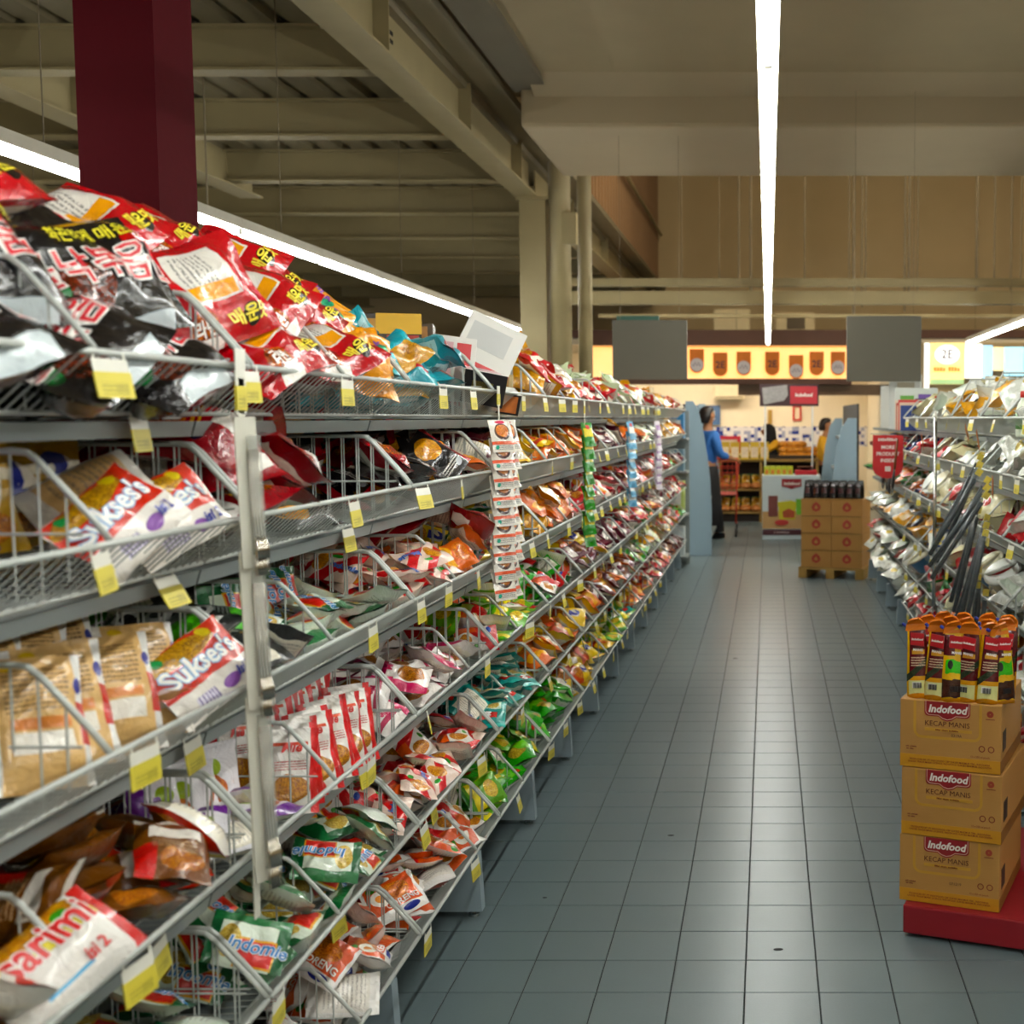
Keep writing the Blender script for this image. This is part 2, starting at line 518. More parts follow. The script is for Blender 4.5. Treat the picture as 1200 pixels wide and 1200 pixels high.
def packet_verts(W, L, T, ph, nu, nv, bend=0.0, wr=1.0):
    vs, fs, uv = [], [], []
    for side in (0, 1):
        for j in range(nv + 1):
            v = -1 + 2 * j / nv
            if j in (1, nv - 1): v = math.copysign(.90, v)
            for i in range(nu + 1):
                u = -1 + 2 * i / nu
                z = pillow(u, v, W, L, T, ph, wr=wr) if side == 0 else -pillow(-u, v, W, L, T, ph + 2.2, wr=wr)
                if i in (0, nu): z = 0
                pull = 1 - .05 * (1 - v * v) * wr * (.6 + .4 * math.sin(ph * 3 + v * 5))
                x = u * W / 2 * (pull if abs(v) < .9 else 1.0)
                if abs(v) > .89: z += .003 * math.sin(u * 4 + ph * 2) * wr
                z += bend * (v * v) * T
                vs.append((x, v * L / 2, z)); uv.append(((u + 1) / 2 + 2 * side, (v + 1) / 2))
    n = nu + 1; off = n * (nv + 1)
    for j in range(nv):
        for i in range(nu):
            a = j * n + i
            fs.append((a, a + 1, a + n + 1, a + n))
            b = off + a
            fs.append((b, b + n, b + n + 1, b + 1))
    return vs, fs, uv

def packet_mesh(name, W, L, T, ph, nu=9, nv=14, bend=0.0, wr=1.0):
    vs, fs, uv = packet_verts(W, L, T, ph, nu, nv, bend, wr)
    me = bpy.data.meshes.new(name); me.from_pydata(vs, [], fs)
    l = me.uv_layers.new(name='UVMap')
    idx = np.empty(len(me.loops), dtype=np.int32); me.loops.foreach_get('vertex_index', idx)
    l.data.foreach_set('uv', np.array(uv, dtype=np.float32)[idx].ravel())
    me.polygons.foreach_set('use_smooth', [True] * len(me.polygons))
    me.materials.append(None)
    me.update()
    return me

def design_mat(name, base, layers, rough=.28, back='#e8e2d2', foil=0.0, seal=None, alpha=1.0, dim=1.0):
    m, nt, b = new_mat('print_' + name)
    uvn = nt.nodes.new('ShaderNodeUVMap'); uvn.uv_map = 'UVMap'
    sep = nt.nodes.new('ShaderNodeSeparateXYZ'); nt.links.new(uvn.outputs[0], sep.inputs[0])
    u0 = E(nt, sep.outputs[0]); v = E(nt, sep.outputs[1])
    isback = u0.gt(1.5)
    u = u0 - isback * 2.0
    cc = nt.nodes.new('ShaderNodeCombineXYZ'); nt.links.new(u.s, cc.inputs[0]); nt.links.new(v.s, cc.inputs[1])
    wob = noise(nt, 3, 1, cc.outputs[0])
    uw = u + (E(nt, wob.outputs['Fac']) - .5) * .10
    vw = v + (E(nt, wob.outputs['Fac']) - .5) * .10
    def rect(a0, a1, b0, b1, wavy=False):
        U, V = (uw, vw) if wavy else (u, v)
        return U.gt(a0) * U.lt(a1) * V.gt(b0) * V.lt(b1)
    col = rgb(base)
    for ly in layers:
        k = ly[0]
        if k == 'rect': mask = rect(*ly[1:5]); c = rgb(ly[5])
        elif k == 'wave': mask = rect(*ly[1:5], wavy=True); c = rgb(ly[5])
        elif k == 'ell':
            du = (u - ly[1]) / ly[3]; dv = (v - ly[2]) / ly[4]
            mask = (du * du + dv * dv).lt(1.0); c = rgb(ly[5])
        elif k == 'noodle':
            du = (uw - ly[1]) / ly[3]; dv = (vw - ly[2]) / ly[4]
            mask = (du * du + dv * dv).lt(1.0)
            wv = nt.nodes.new('ShaderNodeTexNoise'); wv.inputs['Scale'].default_value = 14; wv.inputs['Distortion'].default_value = 2.5
            nt.links.new(cc.outputs[0], wv.inputs['Vector'])
            c = mixc(nt, (E(nt, wv.outputs['Fac']) - .35) * 3.0, rgb(ly[5]), rgb(ly[6]))
        elif k == 'diag':
            d = (u * ly[1] + v - ly[2]).abs(); mask = d.lt(ly[3]); c = rgb(ly[4])
        elif k == 'text':
            a0, a1, b0, b1, rows = ly[1:6]
            r = (v - b0) / (b1 - b0) * rows
            wn = noise(nt, 60, 0, cc.outputs[0])
            mask = rect(a0, a1, b0, b1) * r.frac().gt(.5) * E(nt, wn.outputs['Fac']).gt(.42); c = rgb(ly[6])
        elif k == 'spots':
            vo = nt.nodes.new('ShaderNodeTexVoronoi'); vo.inputs['Scale'].default_value = ly[1]
            nt.links.new(cc.outputs[0], vo.inputs['Vector'])
            mask = E(nt, vo.outputs['Distance']).lt(ly[2]); c = rgb(ly[3])
        col = mixc(nt, mask, col, c)
    # back of the packet: pale panel with lines of small print
    if back:
        r = v * 16.0
        wn = noise(nt, 45, 0, cc.outputs[0])
        tx = r.frac().gt(.55) * E(nt, wn.outputs['Fac']).gt(.45) * rect(.12, .88, .2, .8)
        pan = mixc(nt, rect(.06, .94, .14, .86), rgb(base), mixc(nt, tx * .6, rgb(back), rgb('#6d655c')))
        col = mixc(nt, isback, col, pan)
    if seal:
        col = mixc(nt, (v - .5).abs().gt(.455), col, rgb(seal))
    oi = nt.nodes.new('ShaderNodeObjectInfo')
    hs = nt.nodes.new('ShaderNodeHueSaturation'); hs.inputs['Saturation'].default_value = 1.15
    mr = nt.nodes.new('ShaderNodeMapRange'); mr.inputs[3].default_value = .86 * dim; mr.inputs[4].default_value = 1.08 * dim
    nt.links.new(oi.outputs['Random'], mr.inputs[0]); nt.links.new(mr.outputs[0], hs.inputs['Value'])
    if hasattr(col, 'links'): nt.links.new(col, hs.inputs['Color'])
    else: hs.inputs['Color'].default_value = col
    nt.links.new(hs.outputs[0], b.inputs['Base Color'])
    b.inputs['Roughness'].default_value = rough
    b.inputs['Metallic'].default_value = foil
    b.inputs['Coat Weight'].default_value = .45; b.inputs['Coat Roughness'].default_value = .1
    b.inputs['Alpha'].default_value = alpha
    nb = noise(nt, 38, 3, texco(nt), .6)
    nb.inputs['Distortion'].default_value = .8
    bn = nt.nodes.new('ShaderNodeBump'); bn.inputs['Strength'].default_value = .8; bn.inputs['Distance'].default_value = .006
    nt.links.new(nb.outputs['Fac'], bn.inputs['Height'])
    sr = v * 90.0
    nt.links.new(bn.outputs[0], b.inputs['Normal'])
    return m

# text printed on a packet: letters bent over the packet's front skin
FONT = {}
def text_mesh(txt, size, mat, warp=None, bold=.0, shear=0.0, cuts=.012, ax='x', sx=1.0, depth=0.0):
    cu = bpy.data.curves.new('lettering', 'FONT')
    cu.body = txt; cu.size = size; cu.align_x = 'CENTER'; cu.align_y = 'CENTER'
    cu.offset = bold * size; cu.shear = shear; cu.resolution_u = 2; cu.extrude = depth
    ob = bpy.data.objects.new('lettering', cu); COL.objects.link(ob)
    dg = bpy.context.evaluated_depsgraph_get()
    me = bpy.data.meshes.new_from_object(ob.evaluated_get(dg))
    bpy.data.objects.remove(ob); bpy.data.curves.remove(cu)
    bm = bmesh.new(); bm.from_mesh(me)
    for v in bm.verts: v.co.x *= sx
    if warp:
        xs = [v.co.x for v in bm.verts] or [0]; ys = [v.co.y for v in bm.verts] or [0]
        for (lo, hi, nrm) in ((min(xs), max(xs), (1, 0, 0)), (min(ys), max(ys), (0, 1, 0))):
            q = lo + cuts
            while q < hi:
                bmesh.ops.bisect_plane(bm, geom=bm.verts[:] + bm.edges[:] + bm.faces[:], plane_co=Vector(nrm) * q, plane_no=nrm)
                q += cuts
        bmesh.ops.triangulate(bm, faces=bm.faces[:])
        for v in bm.verts: v.co = warp(v.co.x, v.co.y)
    bm.to_mesh(me); bm.free()
    me.materials.clear(); me.materials.append(mat)
    me.update()
    return me

def on_packet(W, L, T, ph, cx, cy, rot, lift=.0016, bend=0.0, wr=1.0):
    """warp letters laid at (cx,cy) turned by rot on to the skin"""
    c, s = math.cos(rot), math.sin(rot)
    def f(x, y):
        X, Y = cx + c * x - s * y, cy + s * x + c * y
        u = max(-1, min(1, X / (W / 2))); v = max(-1, min(1, Y / (L / 2)))
        return (X, Y, pillow(u, v, W, L, T, ph, wr=wr) + bend * v * v * T + lift)
    return f

def ink(h): return plain('ink_' + h.strip('#'), h, .35, vary=.03)

# ---- packet kinds: (name, W, L, T, description, category)
KIND = {}
def kind(key, name, W, L, T, desc, cat, base, layers, texts=(), nvar=3, wr=1.0, **kw):
    mat = design_mat(key, base, layers, **kw)
    var = []
    for q in range(nvar):
        ph = .7 + 1.9 * q + (sum(map(ord, key)) % 17) * .37
        bend = (.12, -.1, .3)[q % 3]
        me = packet_mesh(name, W, L, T, ph, bend=bend, wr=wr); me.materials[0] = mat
        tx = [text_mesh(t[0], t[1], ink(t[2]), on_packet(W, L, T, ph, t[3], t[4], t[5], bend=bend, wr=wr, lift=.0018 + .0006 * ti), bold=t[6] if len(t) > 6 else .02,
                        shear=t[7] if len(t) > 7 else 0, cuts=max(.012, t[1] * .45)) for ti, t in enumerate(texts)]
        var.append((me, tx))
    KIND[key] = dict(name=name, W=W, L=L, T=T, desc=desc, cat=cat, mat=mat, var=var, low=[])

Q = PI / 2
S = (.098, .132, .030)      # single noodle packet
D2 = (.108, .150, .040)     # double packet
kind('black5', 'noodle_multipack', .20, .27, .085, 'black multipack with red Korean lettering', 'noodle pack', '#100e10',
     [('noodle', .66, .30, .22, .17, '#2a1510', '#7a2c14'), ('ell', .30, .78, .09, .06, '#b01818'), ('wave', .88, 1.0, .2, .85, '#b9c3c6'), ('rect', .03, .08, .1, .9, '#c9a050'), ('ell', .62, .12, .1, .05, '#1d6a34')],
     [('불낙볶음면', .062, '#f2efe9', .0, .0, Q, .05), ('불낙볶음면', .062, '#c8202c', .0, .0, Q, .012), ('화끈하게 매운맛!', .026, '#e6dc28', -.055, .02, Q, .015)], back='#26242a', rough=.2)
kind('red5', 'noodle_multipack', .19, .26, .085, 'shiny red multipack with white panel', 'noodle pack', '#b3121a',
     [('rect', .12, .62, .28, .74, '#d8d4cc'), ('text', .16, .55, .32, .60, 7, '#8d8a86'), ('rect', .46, .60, .3, .72, '#e0993a'), ('noodle', .80, .3, .13, .15, '#5a1408', '#d06a20'), ('ell', .82, .75, .10, .07, '#1b1512'), ('wave', .9, 1.0, .2, .5, '#e8e4dc')],
     [('매운맛', .03, '#ecd93a', .06, .06, Q, .03), ('라면', .028, '#f4f0e8', .062, -.055, Q, .03)], back='#d9d6cf', rough=.2)
kind('yellowmid', 'snack_packet', .13, .17, .05, 'crumpled orange-yellow packet', 'noodle pack', '#dd8f0c',
     [('rect', .2, .62, .25, .66, '#e9e3d4'), ('noodle', .42, .42, .14, .12, '#b06a1a', '#e8a84a'), ('ell', .72, .74, .12, .08, '#3f9d76')], [('MILK', .028, '#7b3fa0', .0, .055, 0, .03)], wr=1.6)
kind('tealgold', 'bread_packet', .12, .17, .055, 'turquoise and gold snack packet', 'snack pack', '#1796a6',
     [('wave', .45, 1.0, .25, 1.0, '#b98a3a'), ('noodle', .7, .65, .2, .16, '#8d5a1e', '#d7a55a'), ('rect', .28, .6, .08, .32, '#c01e28')], [('Sedaap', .024, '#f3efe8', -.012, -.05, Q, .03)], wr=1.7, back='#b9dde0')
kind('gold2', 'double_noodle_packet', .12, .16, .045, 'gold packet with big blue two', 'noodle pack', '#b28a2a',
     [('wave', .0, .5, .0, .42, '#a8381c'), ('noodle', .5, .22, .35, .15, '#7a3a10', '#d88a2c'), ('rect', 0, 1, .62, .72, '#d8cfb8'), ('ell', .5, .55, .30, .24, '#e8e0d0')],
     [('2', .085, '#1f2a86', .0, .012, 0, .06)], back='#cfc19a')
kind('sukses', 'double_noodle_packet', .125, .175, .045, 'white and red noodle packet', 'noodle pack', '#e9e4dc',
     [('wave', .0, .62, .0, 1.0, '#d4301c'), ('noodle', .16, .4, .14, .4, '#7a4a14', '#e0b040'), ('ell', .82, .62, .08, .09, '#8a5aa6'), ('rect', .75, .92, .2, .45, '#d9d4e2'), ('text', .75, .92, .2, .45, 6, '#6a5a90'), ('ell', .1, .18, .07, .05, '#2a8a4a'), ('ell', .1, .75, .08, .06, '#d8c020')],
     [("Sukses's", .046, '#8fb4d8', -.012, .0, Q, .06), ("Sukses's", .046, '#f6f4f0', -.012, .0, Q, .02), ('isi 2', .022, '#3a3f9a', .034, .05, Q, .04)], back='#dcb988')
kind('beige', 'double_noodle_packet', .125, .18, .045, 'beige noodle packet', 'noodle pack', '#dab682',
     [('rect', .0, .10, 0, 1, '#e8e6e2'), ('rect', .9, 1, 0, 1, '#e8e6e2'), ('wave', .88, 1, .3, .62, '#c2281e'), ('ell', .93, .75, .06, .06, '#2a2f88'), ('rect', .2, .8, .26, .42, '#e9e4da'), ('text', .18, .82, .55, .9, 9, '#7d5f3c'), ('rect', .2, .8, .44, .52, '#d58d5c'), ('ell', .25, .93, .08, .04, '#d9b21a')], back='#e6e0d4')
kind('blueyellow', 'snack_packet', .14, .20, .05, 'blue and yellow snack packet', 'snack pack', '#2d9fd4',
     [('wave', .62, 1, 0, 1, '#b9a813'), ('ell', .38, .45, .30, .26, '#eef0ee'), ('noodle', .35, .4, .2, .15, '#c86a10', '#efb13c'), ('ell', .3, .66, .1, .05, '#d42a6a')])
kind('purplesnack', 'snack_packet', .12, .17, .045, 'purple snack packet', 'snack pack', '#7d2f8e', [('wave', .1, .6, .2, .8, '#b9a7d8'), ('noodle', .7, .3, .2, .2, '#c2502a', '#e8a04a')])
kind('brown', 'double_noodle_packet', *D2, 'brown noodle packet', 'noodle pack', '#6d4526',
     [('rect', .15, .85, .6, .78, '#e4ded4'), ('wave', .0, .25, .0, .5, '#c41f1c'), ('noodle', .6, .25, .3, .16, '#8a3a12', '#c98a3c'), ('text', .2, .8, .36, .56, 5, '#b89a78'), ('rect', 0, 1, .93, 1, '#d8d2c6')], back='#5f3c22')
kind('sarimi', 'double_noodle_packet', .115, .19, .05, 'large white, red and yellow noodle packet', 'noodle pack', '#ebe8e2',
     [('rect', .30, .42, .06, .94, '#e5d11c'), ('rect', 0, 1, .9, 1, '#cf1f1a'), ('wave', 0, .45, 0, .16, '#cf1f1a'), ('noodle', .08, .5, .16, .36, '#b5621a', '#e9b75a'), ('ell', .16, .7, .06, .06, '#4b9a3a'), ('rect', .78, .82, .2, .6, '#6ab0d8')],
     [('sarimi', .058, '#f4f2ee', -.024, .0, Q, .055), ('sarimi', .058, '#cb1d1a', -.024, .0, Q, .022), ('isi 2', .022, '#c8201c', .026, .03, Q, .03)], nvar=2, wr=.5)
kind('sarimis', 'double_noodle_packet', *D2, 'small red, white and yellow packet', 'noodle pack', '#e9e4da',
     [('rect', .55, .68, .05, .95, '#e5d11c'), ('wave', .0, .4, .0, 1, '#c9352a'), ('noodle', .3, .3, .24, .22, '#9a4a12', '#e0a54a')], [('sarimi', .036, '#cb1d1a', .012, .0, Q, .03)])
kind('maroon', 'noodle_multipack', .14, .19, .06, 'glossy dark red noodle packet', 'noodle pack', '#8e0f18',
     [('noodle', .5, .3, .34, .18, '#5a0a08', '#d0721c'), ('wave', .1, .5, .72, .9, '#e3e0da'), ('ell', .7, .62, .12, .07, '#241a3a'), ('text', .2, .6, .5, .62, 2, '#eac23a')], rough=.2)
kind('darknoodle', 'fried_noodle_packet', .125, .165, .04, 'black noodle packet with orange noodles', 'noodle pack', '#151214',
     [('noodle', .55, .32, .34, .22, '#c8730f', '#f0b53a'), ('text', .2, .9, .72, .86, 3, '#d8d4cc'), ('wave', 0, .14, 0, 1, '#a01820'), ('ell', .3, .85, .1, .06, '#c8ccd0')], rough=.2, back='#2a2a2c')
kind('greenwhite', 'soup_noodle_packet', *S, 'white and dark green noodle packet', 'noodle pack', '#d5dfd0',
     [('rect', 0, 1, .0, .13, '#14572d'), ('rect', 0, 1, .84, 1, '#14572d'), ('wave', .0, .2, 0, 1, '#1b6a35'), ('noodle', .56, .26, .30, .13, '#a8852a', '#dcc87c'), ('rect', .48, .97, .38, .86, '#e2a21c'), ('rect', .52, .94, .40, .84, '#cf2118')],
     [('Indomie', .031, '#f3f3f3', .012, .016, Q, .06, .2), ('Indomie', .031, '#2f7ec2', .012, .016, Q, .02, .2)], back='#d6ddd3')
kind('greenblack', 'snack_packet', .085, .14, .032, 'black and lime snack packet', 'snack pack', '#1b1d1c',
     [('wave', 0, 1, .68, 1, '#4fb52c'), ('ell', .5, .3, .28, .18, '#dcdcd8'), ('ell', .5, .3, .15, .1, '#1b1d1c'), ('text', .1, .9, .45, .66, 4, '#9aa2a0')])
kind('purplewhite', 'soup_noodle_packet', *S, 'white and purple noodle packet', 'noodle pack', '#e9e6ea',
     [('wave', .0, .3, 0, 1, '#6b2a8c'), ('ell', .62, .72, .16, .12, '#9ab51c'), ('noodle', .6, .42, .25, .2, '#b5421c', '#e08a2c'), ('rect', .7, 1, 0, .16, '#cf2118')], [('Mie', .026, '#6b2a8c', -.006, .01, Q, .04, .2)])
kind('redtall', 'fried_noodle_packet', .11, .165, .04, 'white packet with red side bands', 'noodle pack', '#e6e2dc',
     [('rect', 0, .14, 0, 1, '#cf1f22'), ('wave', .84, 1, 0, 1, '#cf1f22'), ('noodle', .5, .3, .34, .16, '#8a4a14', '#d69a3c'), ('text', .22, .8, .5, .62, 4, '#b04a4a'), ('rect', .2, .8, .80, .84, '#d24a2a')], [('Mie', .026, '#c92a20', .0, .045, 0, .03, .3)])
kind('goreng', 'fried_noodle_packet', .105, .145, .036, 'orange packet with fried egg picture', 'noodle pack', '#e9e6e2',
     [('wave', .0, .78, .05, .95, '#d9531c'), ('noodle', .38, .5, .26, .34, '#a83a10', '#ef9a3a'), ('ell', .42, .26, .22, .16, '#f3eee2'), ('ell', .42, .26, .11, .08, '#e8901c'), ('ell', .12, .2, .08, .08, '#3a8a2c'), ('ell', .88, .7, .07, .16, '#27358e')],
     [('GORENG', .022, '#f4efe6', .018, .014, Q, .02)], back='#e4dfd6')
kind('pinkred', 'fried_noodle_packet', *S, 'pink and red striped noodle packet', 'noodle pack', '#e9d2c4',
     [('diag', .8, .55, .12, '#cf1a1e'), ('diag', .8, 1.1, .14, '#cf1a1e'), ('noodle', .5, .25, .3, .15, '#b5651c', '#efb35c'), ('ell', .6, .72, .2, .09, '#cf2118'), ('ell', .25, .5, .08, .1, '#3f9a3f')], [('Indomie', .021, '#3560b0', .01, .03, Q, .05, .2)])
kind('magenta', 'fried_noodle_packet', .11, .145, .04, 'white packet with magenta band', 'noodle pack', '#eae4df',
     [('rect', .0, .2, 0, 1, '#c81f5a'), ('noodle', .58, .35, .34, .24, '#6a2a0e', '#cf8a3c'), ('rect', .2, 1, .78, .86, '#a81f48')], [('Mie', .024, '#c81f5a', .01, .035, 0, .03)])
kind('redwhite', 'fried_noodle_packet', *S, 'red and white noodle packet', 'noodle pack', '#e8e2dc',
     [('diag', -.6, .35, .17, '#c8161a'), ('wave', 0, 1, .80, 1, '#c8161a'), ('wave', 0, .3, 0, .5, '#d9561c'), ('noodle', .62, .25, .26, .15, '#9a4a14', '#e6a54a'), ('ell', .25, .8, .14, .06, '#2f4aa8'), ('ell', .85, .5, .07, .08, '#4a9a35')], [('Mi', .03, '#d2201e', .0, .02, Q, .04, .2)])
kind('yellowgreen', 'soup_noodle_packet', *S, 'lime green and yellow noodle packet', 'noodle pack', '#5fa51c',
     [('wave', .0, 1, .55, .82, '#e6d21c'), ('noodle', .5, .28, .32, .17, '#b5861c', '#f0da6a'), ('rect', 0, 1, .9, 1, '#2c7a22')])
kind('teal', 'soup_noodle_packet', *S, 'teal noodle packet', 'noodle pack', '#1f8f86',
     [('wave', .15, .85, .05, .42, '#cfe3d6'), ('noodle', .5, .25, .28, .14, '#a88a3a', '#e2cf8a'), ('rect', .25, .85, .55, .78, '#c9241c'), ('rect', 0, 1, .9, 1, '#2fb0a4')], [('Mie', .026, '#f0f0ee', .004, .022, Q, .03, .2)])
kind('green', 'soup_noodle_packet', .105, .145, .036, 'bright green noodle packet', 'noodle pack', '#2fa126',
     [('wave', .1, .9, .5, .72, '#7ed04a'), ('noodle', .5, .3, .3, .16, '#8a6a1c', '#e0c86a'), ('ell', .7, .82, .14, .06, '#c9241c')], wr=1.3)
kind('yellow', 'soup_noodle_packet', *S, 'yellow noodle packet', 'noodle pack', '#e6b913',
     [('wave', .0, 1, .62, .8, '#d2381c'), ('noodle', .5, .3, .32, .18, '#b5701c', '#f2cf6a')], [('Mie', .028, '#c9241c', .0, -.01, Q, .04)])
kind('yellow2', 'double_noodle_packet', *D2, 'yellow packet with blue two', 'noodle pack', '#e8c01c',
     [('wave', .0, 1, .0, .35, '#c9451c'), ('noodle', .55, .3, .3, .17, '#8a3a12', '#e89a3a'), ('ell', .45, .66, .22, .16, '#efe6d4')], [('2', .06, '#2a2f8e', -.006, .022, 0, .06)])
kind('orange', 'biscuit_packet', .10, .14, .038, 'orange snack packet', 'snack pack', '#d9641a',
     [('wave', .1, .9, .55, .8, '#f0b04a'), ('noodle', .5, .3, .32, .2, '#a8401a', '#f0a050')], wr=1.3)
kind('plum', 'biscuit_packet', .10, .14, .038, 'dark plum and white biscuit packet', 'snack pack', '#5c1a2a',
     [('wave', .1, .9, .5, .74, '#e4dad2'), ('noodle', .5, .28, .3, .16, '#3a1a12', '#a8642c')])
kind('redcandy', 'candy_bag', .11, .15, .045, 'red and white candy bag', 'snack pack', '#c41c24',
     [('spots', 6, .22, '#f0e6de'), ('wave', .1, .9, .58, .8, '#f2ead8'), ('noodle', .5, .3, .3, .18, '#8a1a1a', '#e8b04a')], wr=1.4)
kind('goldclear', 'candy_bag', .12, .16, .045, 'clear bag of golden crisps', 'snack pack', '#c58a26',
     [('spots', 9, .3, '#e8b85a'), ('wave', 0, 1, .8, 1, '#e8e0cc')], wr=1.5, rough=.15)
kind('pastel', 'candy_bag', .11, .15, .045, 'pale green and white candy bag', 'snack pack', '#c9d6b4', [('spots', 7, .25, '#8fb56a'), ('wave', .1, .9, .6, .85, '#e9ece2')], wr=1.4)
# right-hand kitchenware
kind('clear', 'plastic_bag', .16, .20, .06, 'clear bag of white tableware', 'kitchenware', '#d5d8cf', [('spots', 5, .3, '#eef0ea'), ('wave', .1, .9, .78, .95, '#b9c4b4'), ('ell', .5, .35, .2, .12, '#c9b46a')], wr=1.1, rough=.22, back=None)
kind('cream', 'plastic_bag', .14, .19, .07, 'cream plastic ware in wrap', 'kitchenware', '#cfc9a4', [('ell', .5, .7, .2, .1, '#b5423a'), ('spots', 4, .2, '#dfdac0')], wr=.8, rough=.22, back=None)
kind('redpack', 'plastic_pack', .12, .16, .05, 'red and white kitchen pack', 'kitchenware', '#b8262a', [('ell', .5, .6, .34, .26, '#e4ddd2'), ('ell', .5, .6, .2, .15, '#b8262a')])
kind('orangepack', 'plastic_pack', .13, .17, .06, 'orange and white sponge pack', 'kitchenware', '#d8702a', [('wave', 0, 1, .55, .8, '#eee6da'), ('spots', 5, .22, '#e8a24a')])
kind('bluepack', 'plastic_pack', .12, .16, .05, 'blue and yellow sponge pack', 'kitchenware', '#27407f', [('spots', 3.2, .34, '#d8c02a'), ('wave', .1, .5, .1, .4, '#d9dde6')])
kind('yellowpack', 'plastic_pack', .14, .19, .07, 'yellow sponge pack', 'kitchenware', '#d99a1a', [('rect', .15, .85, .3, .7, '#c7a565'), ('text', .2, .8, .72, .85, 3, '#8a4a1a')])
kind('greenpack', 'plastic_pack', .13, .17, .06, 'green and red scouring pad pack', 'kitchenware', '#2c7a35', [('wave', .5, 1, .0, .6, '#c82a22'), ('ell', .4, .7, .2, .12, '#e8e2c8')])
# ---------------------------------------------------------------- heaping packets into baskets
rh = random.Random(77)
COUNT = {}
def put(key, M, place, var=None, pose=None):
    K = KIND[key]
    q = rh.randrange(len(K['var'])) if var is None else var
    me, tx = K['var'][q]
    o = link(K['name'], me); o.matrix_world = M
    if callable(place): place = place(M, pose)
    lab = K['desc'] + place
    tag(o, lab, K['cat'], K['desc'] + place.split(',', 1)[-1] if ',' in place else None)
    for t in tx:
        link('lettering', t, o)['kind'] = 'stuff'
    COUNT[key] = COUNT.get(key, 0) + 1
    return o

def mat_from(n, yaw, pos):
    """basis with z along n, local y turned by yaw about it"""
    n = n.normalized()
    t = Vector((math.cos(yaw), math.sin(yaw), 0)); t = (t - n * t.dot(n)).normalized()
    x = t.cross(n)
    R = Matrix((x, t, n)).transposed().to_4x4()
    R.translation = pos
    return R

CELL = .011
class Heap:
    def __init__(s, side, x_rim, y0, y1, z, floor=None):
        s.side, s.x, s.y0, s.y1, s.z = side, x_rim, y0, y1, z
        s.nd, s.ny = int(DEP / CELL) + 1, int((y1 - y0) / CELL) + 1
        d = np.arange(s.nd) * CELL
        f = np.where(d < SL, -DROP * d / SL, -DROP)
        s.H = np.repeat(f[:, None], s.ny, 1)
    def drop(s, W, L, T, target, yaw=None, tries=9, smax=.75, dlo=.0, dhi=DEP, sq=.86):
        best = None
        for _ in range(tries):
            ya = rh.uniform(0, 2 * PI) if yaw is None else yaw + rh.gauss(0, .18)
            c, sn = math.cos(ya), math.sin(ya)
            # L runs along (c,sn) in (d,y), W across
            ed = (abs(c) * L + abs(sn) * W) / 2 * .9; ey = (abs(sn) * L + abs(c) * W) / 2 * .9
            a0, a1 = max(dlo, ed - .015), min(dhi, DEP) - ed
            b0, b1 = ey, (s.y1 - s.y0) - ey
            if a1 < a0: a0 = a1 = (a0 + a1) / 2
            if b1 < b0: continue
            dd, yy = rh.uniform(a0, a1), rh.uniform(b0, b1)
            g = np.linspace(-.45, .45, 8)
            gl, gw = np.meshgrid(g * L, g * W)
            pd = dd + gl * c - gw * sn; py = yy + gl * sn + gw * c
            i = np.clip((pd / CELL).astype(int), 0, s.nd - 1); j = np.clip((py / CELL).astype(int), 0, s.ny - 1)
            h = s.H[i, j].ravel()
            A = np.c_[(pd - dd).ravel(), (py - yy).ravel(), np.ones(h.size)]
            co, *_ = np.linalg.lstsq(A, h, rcond=None)
            co[:2] = np.clip(co[:2], -smax, smax)
            res = h - A[:, :2] @ co[:2]
            c0 = np.percentile(res, 88) - .003
            sc = c0 - target(dd)
            if best is None or sc < best[0]:
                best = (sc, dd, yy, ya, co[0], co[1], c0, i, j, A)
        if best is None: return None
        sc, dd, yy, ya, sd, sy, c0, i, j, A = best
        gl = np.linspace(-.47, .47, 16); GL, GW = np.meshgrid(gl * L, gl * W)
        c, sn = math.cos(ya), math.sin(ya)
        pd = dd + GL * c - GW * sn; py = yy + GL * sn + GW * c
        i = np.clip((pd / CELL).astype(int), 0, s.nd - 1); j = np.clip((py / CELL).astype(int), 0, s.ny - 1)
        prof = (1 - (np.abs(GW) / (W * .5)) ** 2.6) ** .5 * (1 - (np.abs(GL) / (L * .5)) ** 6)
        top = c0 + sd * (pd - dd) + sy * (py - yy) + T * sq * (.25 + .75 * prof)
        np.maximum.at(s.H, (i, j), top)
        X = s.x + s.side * dd
        n = Vector((-sd * s.side, -sy, 1))
        pos = Vector((X, s.y0 + yy, s.z + c0)) + n.normalized() * (T * sq / 2)
        yaw_w = math.atan2(sn, c * s.side)
        return n, yaw_w, pos, sc

